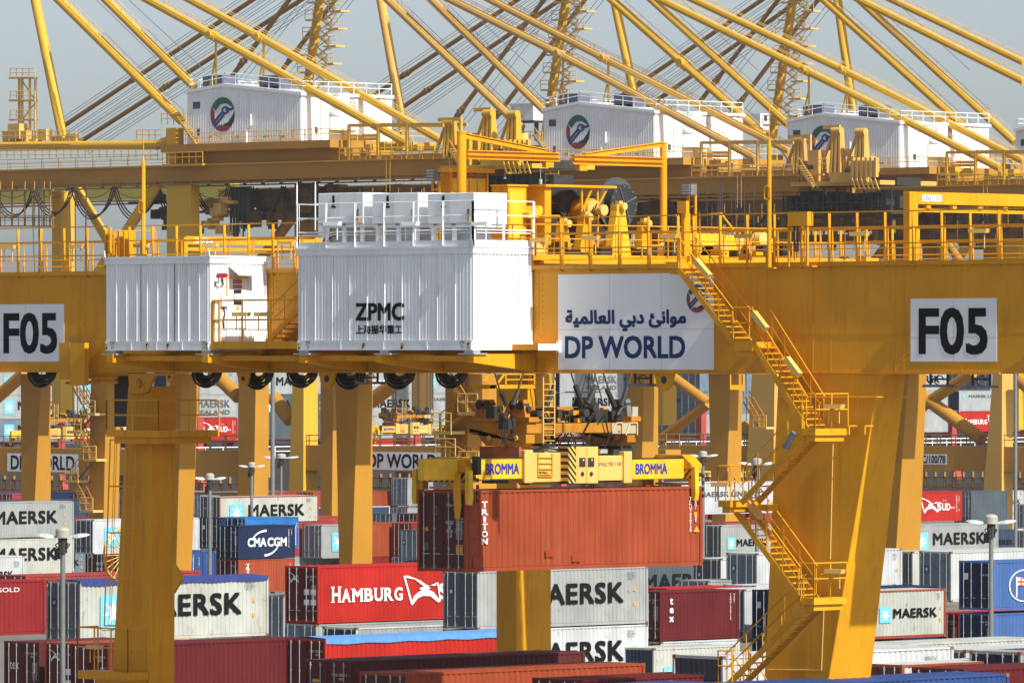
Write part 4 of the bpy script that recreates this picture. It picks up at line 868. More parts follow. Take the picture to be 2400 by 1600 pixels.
for k in range(24): a0 = 2 * math.pi * k / 24; a1 = a0 + math.pi / 12; m.tube(c + V((0, math.cos(a0), math.sin(a0))), c + V((0, math.cos(a1), math.sin(a1))), .04, 6); m.tube(c, c + V((0, math.cos(a0), math.sin(a0))), .02, 5)
m.build('cable_reel', YELW, crane)
# tall masts, cabinet and goal post on the girder
for px, y0, y1, y2, bx, by in ((336, 283, 382, 596, 336, 485), (1803, 232, 342, 626, 1804, 452)):
    Y = -.35; a, b, c = PY(px, y0, Y), PY(px, y1, Y), PY(px, y2, Y); m = MB(); m.tube(V((c.x, Y, c.z)), V((c.x, Y, b.z)), .075, 10); m.tube(V((c.x, Y, b.z)), V((c.x, Y, b.z + .25)), .075, 10, .02); m.tube(V((c.x, Y, b.z)), V((c.x, Y, a.z)), .016, 6)
    m.box(c.x - .25, c.x + .25, Y - .05, Y + .25, c.z - .05, c.z); m.box(c.x - .13, c.x - .07, Y - .05, Y + .3, c.z, c.z + .5); mo = m.build('mast', YEL, crane)
    t = MB(); z = PY(bx, by, Y).z
    t.path([V((c.x + .13 * ca, Y - .1, z + sa)) for ca, sa in ((-1, -.15), (-1, .15), (-.6, .22), (.6, .22), (1, .15), (1, -.15), (.6, -.22), (-.6, -.22), (-1, -.15))], .03, 6); t.build('winding_bracket', YEL, mo)
m = MB(); boxAB(m, 1846, 1892, 1906, 496, 529, -.35); cab = m.build('control_cabinet', YEL, crane)
m = MB(); boxA(m, 1846, 530, 1849, 625, -.3, .08); boxA(m, 1888, 530, 1892, 625, -.3, .08); boxA(m, 1884, 622, 1904, 626, -.35, .3); m.each('cabinet_post', YEL, cab)
m = MB(); m.path([PY(1862, 530, -.2), PY(1862, 560, -.2), PY(1864, 590, -.2)], .04, 5); m.path([PY(1870, 530, -.2), PY(1870, 590, -.2)], .04, 5); m.build('power_cable', BLK, cab)
gp = MB(); Yg = .9; c = PY(2132, 520, Yg); xg = c.x; l = PY(2117, 520, Yg).x
yb_ = PX(2152, 520, xg).y; zt1, zb1 = PX(2133, 449, xg).z, PX(2133, 478, xg).z
gp.box(l, xg, Yg, yb_, zt, zt1); gp.box(l, xg, yb_ + .003, Yg + 13, zb1, zt1 - .003); gp.box(l, xg, Yg + 13.003, Yg + 13.5, zt, zt1); gp.box(l + .1, xg - .1, yb_ + .003, Yg + 12.99, PX(2160, 497, xg).z, PX(2160, 489, xg).z)
for k in range(9): y = yb_ + .5 + k * 1.3; gp.box(l + .05, xg - .05, y, y + .2, PX(2160, 489, xg).z + .005, zb1 - .004)
go = gp.build('maintenance_portal', YEL, crane, bevel=.01)
pl = boxB(MB(), 2162, 457, 2207, 472, xg + .014, .01).build('sign_plate', WHTC, go); wordB(pl, 'SWL   5T', 2164, 459, 2205, 470, xg + .02)
m = MB()                                                               # little gate and cage at the left of the walkway
for px in (248, 256, 264, 280, 292, 308): q = PY(px, 600, .2); m.box(q.x - .03, q.x + .03, .15, .35, zt, zt + 1.5)
m.rail((PY(262, 600, 0).x, .1, zt + .6), (PY(308, 600, 0).x, 1.2, zt + .6), .9, .8, .03); m.build('gate', YEL, crane)
# ------------------------------------------------------------------ hoist trolley riding on the girders
TX = TRI.location.x - W_ / 2                                            # centre line of the load
trol = thing('hoist_trolley', (TX, 8.6, zt), 'hoist trolley on top of the gantry crane, with winch, cable reel and two jib cranes', 'crane trolley')
m = MB(); m.box(TX - 4.2, TX + 4.2, 2.2, 18.0, zt + .12, zt + .24)
for y in (.5, 19.2): m.box(TX - 4.4, TX + 4.4, y - .35, y + .35, zt + .24, zt + .48)
for x in (TX - 4.0, TX + 3.7): m.box(x, x + .35,   .9, 18.8, zt + .245, zt + .45)
m.build('deck', YEL, trol, bevel=.01)
m = MB()
for y in (.5, 19.2):
    for x in (TX - 3.8, TX - 3, TX + 3, TX + 3.8): m.tube((x, y - .12, zt + .28), (x, y + .12, zt + .28), .27, 16)
m.each('wheel', DKS, trol)
rm = MB()
for x in (TX - 4.1, TX + 4.1): rm.rail((x, 1.9, zt + .4), (x, 18, zt + .4), 1.1, 1.3, .026)
for y in (1.9, 18): rm.rail((TX - 4.1, y, zt + .4), (TX + 4.1, y, zt + .4), 1.1, 1.2, .026)
rm.build('handrail', YEL, trol)
# electrical cabin with a flat roof
m = MB(); boxAB(m, 1030, 1057, 1141, 408, 600, 3.2); cb = m.build('switch_cabin', YEL, trol, bevel=.01)
c = PY(1057, 500, 3.2)
m = MB(); boxAB(m, 1024, 1051, 1160, 394, 403, 2.7); m.build('roof', YEL, cb)
m = MB(); X_ = c.x + .03; boxB(m, 1062, 418, 1138, 600, X_, .02); m.build('door', YELB, cb)
m = MB()
for px in (1080, 1099, 1118): q = PX(px, 500, X_ + .01); m.box(X_ + .002, X_ + .008, q.y, q.y + .03, c.z - 1.2, c.z + 1.2)
boxB(m, 1060, 412, 1140, 417, X_ + .05, .05); boxB(m, 1064, 413.5, 1071, 415.5, X_ + .06, .01); boxB(m, 1100, 413.5, 1106, 415.5, X_ + .06, .01); m.build('door_seam', mat('shadow gap brown paint', (.25, .12, .015), .6), cb)
m = MB(); boxA(m, 1052, 395, 1057, 600, 3.15, .1); boxB(m, 1141, 405, 1145, 600, c.x + .1, .1); m.each('cabin_post', YEL, cb)
def floodmast(px0, px1, y0, y1, ybase, Y, par):
    a, b = PY(px0, y1, Y), PY(px1, y1, Y); m = MB(); x = (a.x + b.x) / 2
    m.box(x - .2, x - .13, Y, Y + .07, zt, a.z); m.box(x + .13, x + .2, Y, Y + .07, zt, a.z)
    k = zt
    while k < a.z: m.box(x - .129, x + .129, Y, Y + .05, k, k + .05); k += .4
    po = m.build('light_mast', YEL, par); l = MB(); zz = PY(px0, y0, Y).z; l.box(a.x, b.x, Y - .25, Y + .05, a.z, zz); lo = l.build('flood_light', MID, po)
    g = MB()
    for t in range(4): z = a.z + (zz - a.z) * (.08 + .24 * t); g.box(a.x + .05, b.x - .05, Y - .275, Y - .255, z, z + (zz - a.z) * .15)
    g.build('reflector', GRY, lo)
floodmast(1010, 1030, 397, 425, 460, 2.8, trol); floodmast(1609, 1631, 432, 457, 540, 2.4, trol)
# two more cabinets and a thin canopy
m = MB(); boxAB(m, 1152, 1191, 1234, 434, 600, 3.6); k2 = m.build('switch_cabin', YEL, trol, bevel=.01); c = PY(1191, 500, 3.6)
m = MB(); boxB(m, 1194, 447, 1229, 600, c.x + .03, .02); m.build('door', YELB, k2); m = MB(); boxAB(m, 1149, 1189, 1238, 432, 436, 3.5); m.build('roof', YEL, k2)
m = MB(); boxAB(m, 1234, 1277, 1292, 436, 600, 5.0); k3 = m.build('switch_cabin', YEL, trol, bevel=.01); c3 = PY(1277, 500, 5.0)
m = MB(); boxAB(m, 1234, 1279, 1446, 432, 437.5, 4.9); m.build('canopy', YEL, k3)
m = MB()
for px in (1363, 1400): q = PX(px, 450, c3.x); m.box(c3.x - .06, c3.x, q.y, q.y + .07, zt + .4, PX(px, 438, c3.x).z)
for a, b in (((1366, 490), (1388, 440)), ((1403, 480), (1424, 440))): m.bar(PX(*a, c3.x), PX(*b, c3.x), .06, .06)
m.build('canopy_post', YEL, k3)
m = MB(); boxB(m, 1290, 440, 1362, 560, c3.x - 1.2, .1); m.build('back_panel', DKS, k3)
# winch: drum, motor, gear cases
Xw = c3.x - .1; q = PX(1395, 492, Xw); q2 = PX(1310, 505, Xw - 1.0)
m = MB(); c = PX(1388, 493, Xw); ax = V((1, -.0, 0)); m.tube(c - V((2.3, 0, 0)), c, .43, 22); m.build('winch_drum', YEL, trol, smooth=True)
m = MB(); m.tube(c, c + V((.12, 0, 0)), .36, 22); m.tube(c + V((.12, 0, 0)), c + V((.5, 0, 0)), .14, 14); m.tube(c + V((.5, 0, 0)), c + V((.62, 0, 0)), .2, 12); m.build('drum_hub', YELW, trol, smooth=True)
for k in range(7):
    m = MB(); a0 = k * .9; m.path([c + V((.14, .1 * math.cos(a0), .1 * math.sin(a0))), c + V((.3, .25 * math.cos(a0), .25 * math.sin(a0))), c + V((.2, .3 * math.cos(a0 + .5), -.25))], .022, 5); m.build('hydraulic_hose', BLK, trol)
m = MB(); c = PX(1335, 480, Xw - .7); m.tube(c - V((1.6, 0, 0)), c, .55, 20); m.tube(c + V((-1.2, -1.4, .1)), c + V((-1.2, .3, .1)), .3, 14); boxB(m, 1290, 505, 1420, 560, Xw - .9, .6); m.build('winch_motor', DKS, trol, smooth=True)
m = MB(); b0 = PX(1264, 500, Xw); m.prism([PX(1240, 511, Xw), PX(1240, 498, Xw), PX(1268, 482, Xw), PX(1278, 494, Xw), PX(1262, 510, Xw)], (-.7, 0, 0)); m.build('cable_guide', YELB, trol)
m = MB()
for k in range(4): m.path([PX(1270, 484 + 3 * k, Xw - .2), PX(1290, 470 + 2 * k, Xw - .3), PX(1312, 466 + 3 * k, Xw - .5)], .04, 5)
m.build('power_cable', BLK, trol)
# big cable reel
cr = PX(1460, 478, Xw - .5); R_ = 1.02
for nm, mt, dx, r in (('reel_flange', mat('grey reel rim', (.085, .085, .09), .5, grime=.3), -.35, .97), ('reel_flange', mat('dark reel disc', (.03, .03, .033), .55, grime=.3), .0, .70)):
    m = MB(); m.tube(cr + V((dx, 0, 0)), cr + V((dx + .06, 0, 0)), r, 40); ro = m.build(nm, mt, trol)
    if dx == 0:
        s = MB()
        for k in range(16): a0 = k * math.pi / 8; s.tube(cr + V((.062, .62 * math.cos(a0), .62 * math.sin(a0))), cr + V((.09, .62 * math.cos(a0), .62 * math.sin(a0))), .03, 6)
        for k in range(4): a0 = .4 + k * math.pi / 2; s.bar(cr + V((.08, 0, 0)), cr + V((.08,   .66 * math.cos(a0), .66 * math.sin(a0))), .05, .02)
        s.build('reel_spoke', MID, ro)
m = MB(); m.tube(cr + V((-.5, 0, 0)), cr, .7, 30); m.build('reel_core', DKS, trol)
for px, w_, yt in ((1456, 24, 480), (1376, 18, 505), (1514, 14, 520), (1326, 16, 520)):
    X_ = Xw + .55; m = MB(); m.prism([PX(px - w_, 600, X_), PX(px - w_ * .4, yt + 14, X_), PX(px - w_ * .4, yt, X_), PX(px + w_ * .4, yt, X_), PX(px + w_ * .4, yt + 14, X_), PX(px + w_, 600, X_)], (-.35, 0, 0))
    po = m.build('bearing_pedestal', YEL if px != 1456 else YELB, trol, bevel=.01)
    m = MB(); c = PX(px, yt + 4, X_); m.tube(c, c + V((.2, 0, 0)), .13, 12); boxB(m, px - 4, yt - 9, px + 4, yt - .5, X_ - .05, .2); m.build('bearing', YELW, po)
m = MB(); rr = random.Random(3)
for k in range(26):
    px = rr.uniform(1255, 1860); X_ = Xw + rr.uniform(-1.2, 2.0); h = rr.uniform(10, 30); w_ = rr.uniform(6, 20); boxB(m, px, 602 - h, px + w_, 602 - h * rr.uniform(.1, .5), X_, rr.uniform(.2, .5))
m.each('gear_case', YEL, trol, bevel=.01)
m = MB()
for k in range(14):
    px = rr.uniform(1258, 1850); X_ = Xw + rr.uniform(-.5, 1.6); c = PX(px, rr.uniform(560, 592), X_); m.tube(c - V((.4, 0, 0)), c, rr.uniform(.12, .3), 14)
m.each('motor', YELW, trol, smooth=True)
m = MB()
for k in range(26):
    px = rr.uniform(1258, 1850); X_ = Xw + rr.uniform(-.6, 2.2); boxB(m, px, rr.uniform(566, 594), px + rr.uniform(8, 34), 606, X_, .4)
m.each('shadow_engine_piece', DKS, trol)  # dark engine pieces added to deepen the shadows among the machinery
m = MB()
for a, b in (((1606, 548), (1700, 600)), ((1700, 552), (1764, 604)), ((1640, 575), (1690, 605)), ((1780, 560), (1812, 604))): boxB(m, a[0], a[1], b[0], b[1], Xw + .2, 1.2)
m.each('gear_case', YELB, trol, bevel=.02)
m = MB(); boxAB(m, 1587, 1608, 1615, 471, 500, 2.0); boxA(m, 1596, 500, 1604, 600, 2.1, .3); m.build('control_cabinet', YEL, trol)
for pl_ in ([PY(1640, 600, 6), PY(1640, 505, 6), PY(1690, 500, 6), PY(1720, 540, 6), PY(1735, 600, 6)], [PY(1590, 503, 2), PY(1590, 600, 2)], [PX(1238, 600, Xw + .4), PX(1252, 506, Xw + .4), PX(1310, 506, Xw + .4), PX(1318, 515, Xw + .4), PX(1318, 600, Xw + .4)]):
    m = MB(); m.path(pl_, .035, 6); m.build('guard_rail', YEL, trol)
# jib cranes
def jib(pp, ytop, ybot, r, Y, arm, diag, nm='jib_crane'):
    c = PY(pp, ybot, Y); t = PY(pp, ytop, Y); X_ = c.x; m = MB(); m.tube(V((X_, Y, zt + .3)), V((X_, Y, t.z)), r, 18); m.tube(V((X_, Y, t.z)), V((X_, Y, t.z + .06)), r * 1.12, 18)
    jo = m.build(nm, YEL, trol, smooth=True)
    (x0, yt0, yb0), (x1, yt1, yb1) = arm; m = MB()
    p0, p1 = PX(x0, yt0, X_), PX(x1, yt1, X_); q0, q1 = PX(x0, yb0, X_), PX(x1, yb1, X_); zt_ = (p0.z + p1.z) / 2; zb_ = (q0.z + q1.z) / 2; ya, yb2 = sorted((p0.y, p1.y)); h = (zt_ - zb_)
    for z0, z1 in ((zt_ - h * .46, zt_), (zb_, zb_ + h * .52)):
        m.box(X_ - .03, X_ + .03, ya, yb2, z0 + .035, z1 - .035)
        for z in (z0, z1 - .034): m.box(X_ - .13, X_ + .13, ya, yb2, z, z + .034)
    (dx0, dy0), (dx1, dy1) = diag; a, b = PX(dx0, dy0, X_), PX(dx1, dy1, X_); a.z = min(a.z, 99); m.bar(a, b, .10, .15); m.bar(a + UP * .1, b + UP * .1, .2, .03)
    m.build('jib_arm', YEL, jo)
    h_ = MB(); e = p1 if abs(p1.y - Y) > abs(p0.y - Y) else p0; ey = e.y - .5 * (1 if e.y > Y else -1); h_.box(X_ - .1, X_ + .1, ey - .2, ey + .2, zb_ - .22, zb_ - .005)
    h_.build('hoist_block', YEL, jo)
    return jo
jib(1082, 312, 470, .17, 2.6, ((1091, 352, 374), (1307, 358, 378)), ((1091, 320), (1278, 357)))
jib(1555, 337, 590, .13, 14.4, ((1341, 364, 386), (1549, 368, 391)), ((1368, 366), (1549, 340)))
m = MB(); a = PY(1267, 380, 6); m.tube(a, PY(1267, 432, 6), .012, 5); m.tube(PY(1267, 420, 6), PY(1267, 432, 6), .06, 8); m.build('hoist_chain', GRY, trol)

# ------------------------------------------------------------------ spreader and head block
XS = TRI.location.x - .42
spr = thing('container_spreader', (TX, TRI.location.y + L4 / 2, TRI.location.z + HC), 'yellow telescopic spreader lettered BROMMA gripping the orange-brown container', 'spreader')
def z3(X, Y): return 950 + X / 3.016, 840 + Y / 3.016
def B3(m, x0, y0, x1, y1, X=None, th=.3): a, b = z3(x0, y0), z3(x1, y1); return boxB(m, a[0], a[1], b[0], b[1], XS if X is None else X, th)
def A3(m, x0, y0, x1, y1, Y, th=.3): a, b = z3(x0, y0), z3(x1, y1); return boxA(m, a[0], a[1], b[0], b[1], Y, th)
ty = TRI.location.y
m = MB(); B3(m, 130, 705, 833, 855); B3(m, 1604, 705, 2062, 850); m.each('telescopic_beam', YELB, spr, bevel=.02)
m = MB(); B3(m, 130, 705, 833, 855, XS - 1.0); B3(m, 1604, 705, 2062, 850, XS - 1.0); m.each('telescopic_beam', YELB, spr, bevel=.02)
lip = MB(); B3(lip, 470, 700, 833, 704, XS + .04, .34); B3(lip, 1606, 700, 2050, 704, XS + .04, .34); B3(lip, 470, 856, 833, 861, XS + .03, .32); lip.each('beam_flange', DKS, spr)
m = MB(); B3(m, 862, 665, 1148, 872, XS + .06, 1.6); B3(m, 1366, 685, 1545, 862, XS + .06, 1.6); fr = m.each('main_frame', YELW, spr, bevel=.03)[0]
m = MB(); B3(m, 845, 645, 905, 880, XS + .16, 1.8); B3(m, 1548, 655, 1604, 880, XS + .16, 1.8); m.each('frame_collar', YELW, spr, bevel=.03)
m = MB(); B3(m, 1148, 622, 1206, 880, XS + .42, .5); m.build('hazard_pillar', HAZB, spr)
m = MB(); B3(m, 1208, 622, 1283, 882, XS + .34, .5); B3(m, 1286, 622, 1364, 882, XS + .34, .5); dr = m.each('drive_housing', YELW, spr, bevel=.02)[0]
m = MB()
for x in (1252, 1314): c = PX(*z3(x, 815), XS + .345); m.tube(c, c + V((.01, 0, 0)), .085, 16); B3(m, x - 22, 700, x + 22, 765, XS + .352, .01)
m.each('motor_opening', DKS, dr)
m = MB()
for x in (1258, 1318): c = PX(*z3(x, 716), XS + .36); m.tube(c, c + V((.02, 0, 0)), .03, 8)
m.each('indicator_lamp', TWHT, dr)
m = MB(); B3(m, 985, 640, 1130, 672, XS - .1, .5); B3(m, 1015, 610, 1060, 630, XS - .3, .4); B3(m, 1370, 640, 1430, 670, XS - .1, .5); m.each('hydraulic_valve_box', GRY, spr)
m = MB(); B3(m, 880, 625, 968, 675, XS - .05, .5); B3(m, 970, 600, 1068, 618, XS - .2, .8); B3(m, 1170, 604, 1266, 618, XS + .2, .8); B3(m, 1470, 640, 1540, 682, XS - .1, .6); m.path([PX(*z3(900, 640), XS), PX(*z3(960, 625), XS), PX(*z3(1100, 650), XS), PX(*z3(1150, 640), XS)], .03, 5); B3(m, 625, 861, 730, 882, XS - .1, .6); B3(m, 870, 875, 1600, 884, XS, .5); m.each('hydraulic_pump', DKS, spr)
m = MB(); c0 = XS + .1
m.path([PX(*z3(940, 668), c0), PX(*z3(940, 835), c0)], .02, 5); m.path([PX(*z3(1040, 668), c0), PX(*z3(1040, 835), c0)], .02, 5)
for y in (700, 740, 780, 820): m.path([PX(*z3(940, y), c0), PX(*z3(1040, y), c0)], .018, 5)
m.path([PX(*z3(940, 835), c0), PX(*z3(1040, 835), c0), PX(*z3(985, 800), c0)], .02, 5); m.build('ladder', YEL, fr)
wordB(fr, 'BROMMA', *z3(945, 795), *z3(1010, 812), XS + .075, TGRY)
o_ = [o for o in spr.children if o.name.startswith('telescopic_beam')][0]
wordB(o_, 'BROMMA', *z3(567, 738), *z3(805, 820), XS + .012, TBLU); wordB(o_, 'BROMMA', *z3(1628, 738), *z3(1852, 818), XS + .012, TBLU)
wordB(fr, 'RMG/70/118', *z3(1352, 730), *z3(1525, 760), XS + .075, TGRY)
# end beams with hazard stripes and corner guides
for y0, s in ((ty + .05, 1), (ty + L4 - .55, -1)):
    z_ = TRI.location.z + HC; x0, x1 = TRI.location.x - W_, TRI.location.x
    m = MB(); m.box(x0 + .02, x1 - .02, y0, y0 + .5, z_ + .28, z_ + .62); e = m.build('end_beam', HAZA, spr, bevel=.01)
    m = MB(); m.prism([(x0 + .02, y0 - .02, z_ + .63), (x1 - .02, y0 - .02, z_ + .63), (x1 - .02, y0 - .02, z_ + .80), (x1 - .5, y0 - .02, z_ + 1.15), (x0 + .6, y0 - .02, z_ + 1.15), (x0 + .25, y0 - .02, z_ + .80)], (0, .55, 0)); m.build('end_beam_top', YEL, spr, bevel=.02)
    m = MB(); m.box(x0 + .5, x1 - .55, y0 + .05, y0 + .45, z_ + .04, z_ + .12)
    for xx in (x0, x1 - .2): m.box(xx, xx + .2, y0, y0 + .3, z_ + .005, z_ + .28)
    m.build('twistlock_box', YEL, spr)
    for xx, sd in ((x1, 1), (x0, -1)):
        m = MB(); m.prism([(xx + sd * .02, y0 - .1, z_ + .75), (xx + sd * .22, y0 - .1, z_ + .70), (xx + sd * .26, y0 - .1, z_ - .25), (xx + sd * .20, y0 - .1, z_ - .52), (xx + sd * .04, y0 - .1, z_ - .50), (xx + sd * .02, y0 - .1, z_)], (0, .2, 0)); g_ = m.build('corner_guide', YELB, spr, bevel=.015)
        if s == 1 and sd == 1:
            b_ = MB(); b_.prism([(xx - .52, y0 - .16, z_ + .60), (xx - .18, y0 - .16, z_ + .60), (xx - .14, y0 - .16, z_ - .55), (xx - .22, y0 - .16, z_ - 1.0), (xx - .42, y0 - .16, z_ - 1.0), (xx - .50, y0 - .16, z_ - .3)], (0, .05, 0)); b_.build('flipper', YEL, spr)
            b_ = MB(); b_.box(xx - .03, xx + .24, y0 + .3, y0 + .5, z_ + .55, z_ + 1.2); b_.build('guide_hood', DKS, spr)
    m = MB()
    for k in range(4): m.box(x1 + .21, x1 + .268, y0 + .27, y0 + .36, z_ - .42 + .24 * k, z_ - .28 + .24 * k)
    m.each('sensor_plate', DKS, spr)
# head block
yb0 = PX(*z3(585, 500), XS).y
hbk = thing('head_block', (TX, ty + L4 / 2, TRI.location.z + HC + 2), 'dark yellow sheave head block bolted between the ropes and the spreader', 'head block')
WLOC[hbk] = V(hbk.location)
ya = PY(*z3(860, 535), 4.0).y
c = PX(*z3(860, 535), XS + .25); Yh = c.y; Xh = XS + .25
c2 = PX(*z3(1645, 500), Xh); ZT, ZB = PX(*z3(860, 450), Xh).z, PX(*z3(860, 530), Xh).z
m = MB(); m.box(Xh - 3.0, Xh, Yh, Yh + .45, ZB, ZT); m.box(Xh - 3.0, Xh, c2.y - .5, c2.y, ZB, ZT); m.box(Xh - .4, Xh - .05, Yh + .46, c2.y - .51, ZB, ZT - .05); m.box(Xh - 2.9, Xh - 2.5, Yh + .46, c2.y - .51, ZB, ZT - .05); m.build('frame', DIRTY, hbk, bevel=.02)
zl = PX(*z3(860, 620), Xh).z
for y in (Yh, c2.y - .5):
    m = MB(); m.prism([(Xh - 2.9, y, ZB - .003), (Xh - .05, y, ZB - .003), (Xh - .05, y, zl + .1), (Xh - .3, y, zl), (Xh - 2.1, y, zl), (Xh - 2.4, y, zl + .25), (Xh - 2.55, y, zl + .55), (Xh - 2.9, y, zl + .6)], (0, .45, 0)); m.build('cheek_plate', DIRTY, hbk, bevel=.02)
    m = MB(); m.box(Xh - 2.3, Xh - .3, y - .1, y + .6, zl - .62, zl - .02); m.build('rotator', RUSTY if y == Yh else DKS, hbk)
    m = MB()
    for x in (Xh - .55, Xh - 1.9): m.tube((x, y - .05, zl + .28), (x, y - .002, zl + .28), .1, 14)
    m.each('pin', YELW, hbk)
for k, (y, xo) in enumerate(((Yh + .2, -.6), (Yh + .2, -2.3), (c2.y - .25, -.6), (c2.y - .25, -2.3))):
    for t in (-.35, .35):
        cpos = V((Xh + xo + t * .6, y, ZT + .55)); m = MB(); m.prism([cpos + V((-.25, -.12, -.55)), cpos + V((.25, -.12, -.55)), cpos + V((.12, -.12, .25)), cpos + V((-.12, -.12, .25))], (0, .24, 0)); so_ = m.build('sheave_bracket', DIRTY if k < 2 else MID, hbk)
        m = MB(); m.tube(cpos + V((0, -.16, .05)), cpos + V((0, .16, .05)), .16, 14); m.build('sheave', DKS, so_)
    m = MB(); m.box(Xh + xo - .7, Xh + xo + .7, y - .2, y + .3, ZT + .004, ZT + .18); m.build('base_plate', DIRTY, hbk)
m = MB(); A3(m, 595, 330, 690, 445, Yh - .3, .6); A3(m, 592, 330, 625, 380, Yh - .45, .3); m.each('terminal_box', DIRTY, hbk)
m = MB(); B3(m, 1075, 340, 1190, 440, Xh - .9, .8); B3(m, 930, 370, 1020, 445, Xh - 1.2, .8); m.each('terminal_box', DIRTY, hbk)
m = MB(); B3(m, 1225, 360, 1440, 440, Xh - .5, .6); B3(m, 1250, 275, 1340, 340, Xh - 1.2, .5); B3(m, 1460, 370, 1560, 440, Xh - .3, .6); m.path([PX(*z3(1500, 400), Xh), PX(*z3(1530, 350), Xh), PX(*z3(1560, 340), Xh)], .06, 6); m.build('cable_basket', DKS, hbk)
m = MB(); B3(m, 1605, 340, 1645, 440, Xh - .2, .5); B3(m, 1460, 455, 1640, 530, Xh + .01, .1); m.each('junction_box', mat('dusty beige steel', (.42, .38, .30), .6), hbk)
m = MB(); B3(m, 1504, 510, 1520, 518, Xh + .03, .02); m.build('red_reflector', REDL, hbk)
m = MB()
for x0, x1, y0, y1 in ((1465, 1535, 455, 520), (1560, 1640, 455, 540)): m.path([PX(*z3(x0, y1), Xh + .06), PX(*z3(x0 + 30, y0), Xh + .06), PX(*z3(x1, y0), Xh + .06), PX(*z3(x1, y1), Xh + .06)], .03, 5)
m.path([PX(*z3(975, 600), Xh), PX(*z3(975, 130), Xh)], .03, 5); m.path([PX(*z3(1055, 560), Xh), PX(*z3(1055, 150), Xh)], .03, 5)
for y in range(180, 600, 40): m.path([PX(*z3(975, y), Xh), PX(*z3(1055, y), Xh)], .016, 5)
m.build('ladder', YELW, hbk)
for k in range(9):
    m = MB(); m.path([PX(*z3(990 + 22 * k, 560 + 12 * (k % 3)), XS - .5), PX(*z3(1010 + 18 * k, 590), XS - .3), PX(*z3(1040 + 16 * k, 560), XS - .5)], .03, 5); m.build('hydraulic_hose', ROPE, hbk)
m = MB(); rr = random.Random(5)
for k in range(30):
    a, b = rr.uniform(620, 1600), rr.uniform(330, 450); B3(m, a, b, a + rr.uniform(18, 70), b + rr.uniform(20, 90), Xh - rr.uniform(.3, 2.4), rr.uniform(.2, .5))
for k in range(14):
    a, b = rr.uniform(640, 1580), rr.uniform(350, 440); c = PX(*z3(a, b), Xh - rr.uniform(.1, 1.5)); m.tube(c, c + V((rr.uniform(.1, .4), 0, 0)), rr.uniform(.08, .2), 10)
m.each('greasy_machinery', DKS, hbk)
m = MB()
for k in range(12):
    a, b = rr.uniform(640, 1560), rr.uniform(345, 430); B3(m, a, b, a + rr.uniform(14, 45), b + rr.uniform(15, 50), Xh - rr.uniform(.0, 1.2), .2)
m.each('bracket', YEL, hbk)
for k in range(16):
    m = MB(); a = rr.uniform(640, 1560); c = PX(*z3(a, rr.uniform(420, 470)), Xh - rr.uniform(-.05, .8)); m.path([c, c + V((.1, rr.uniform(-.4, .4), .3)), c + V((.05, rr.uniform(-.5, .5), -.5)), c + V((0, rr.uniform(-.3, .3), -.9))], .03, 5); m.build('hydraulic_hose', BLK, hbk)
# hoist ropes between trolley and head block
hr = thing('hoist_rope', (TX, ty + L4 / 2, zt), 'black wire ropes running from the trolley down to the head block', 'ropes')
zu = zt + .1
def rope(a, b, X, r=.022, name='rope'):
    p, q = PX(*z3(*a), X), PX(*z3(*b), X); d = (q - p) / (q.z - p.z); q = p + d * (zu - p.z); m = MB(); m.tube(p, q, r, 6); m.build(name, ROPE, hr)
for a, b, X in (((705, 345), (640, 130), Xh - .5), ((760, 335), (800, 215), Xh - .5), ((930, 330), (905, 160), Xh - 1.4), ((990, 340), (1060, 150), Xh - 1.4), ((1250, 345), (1180, 130), Xh - .6), ((1300, 340), (1340, 120), Xh - .6), ((1480, 340), (1405, 120), Xh - .3), ((1525, 335), (1570, 200), Xh - .3)): rope(a, b, X, .03)
for k, a in enumerate((1180, 1230, 1290, 1345, 1400)): rope((a, 330), (1255 + 22 * k, 120), Xh - 1.0, .022)
m = MB()
for a, b, X in (((680, 240), (715, 330), Xh - .5), ((800, 225), (760, 330), Xh - .5), ((1200, 190), (1250, 320), Xh - .6), ((1345, 190), (1290, 320), Xh - .6), ((1425, 215), (1480, 340), Xh - .3), ((1565, 215), (1525, 335), Xh - .3), ((1055, 190), (1000, 330), Xh - 1.4)):
    m.tube(PX(*z3(*a), X), PX(*z3(*b), X), .095, 8)
m.each('rope_socket', DKS, hr)
m = MB(); B3(m, 1195, 233, 1385, 239, Xh - 1.0, .5); m.build('rope_spacer', DKS, hr)
# access gallery hanging under the trolley
gl = MB(); B3(gl, 865, 100, 915, 440, Xh - 1.6, .5); gl.build('hanging_column', YEL, trol)
q = PX(*z3(595, 185), Xh - .6); m = MB(); A3(m, 493, 183, 596, 214, q.y, .3); B3(m, 595, 185, 918, 212, PY(*z3(596, 200), q.y).x, .8); go = m.build('gallery', YEL, trol)
m = MB(); X_ = PY(*z3(596, 200), q.y).x
for px in (710, 815, 912): m.path([PX(*z3(px, 185), X_), PX(*z3(px, 100), X_)], .04, 5)
for y in (112, 150): m.path([PX(*z3(710, y), X_), PX(*z3(915, y), X_)], .03, 5)
m.path([PX(*z3(590, 110), X_), PX(*z3(560, 165), X_)], .04, 5); m.path([PX(*z3(700, 110), X_), PX(*z3(650, 180), X_)], .04, 5); m.build('handrail', YEL, go)
m = MB(); X_ = PY(1737, 900, 3).x; B3(m, 2185, 180, 2262, 215, None, .5) if False else None
boxAB(m, 1708, 1711, 1745, 902, 913, 2.2); boxA(m, 1708, 878, 1711, 902, 2.2, .06); boxB(m, 1741, 878, 1745, 902, PY(1711, 905, 2.2).x, .06); m.build('gallery', YEL, trol)
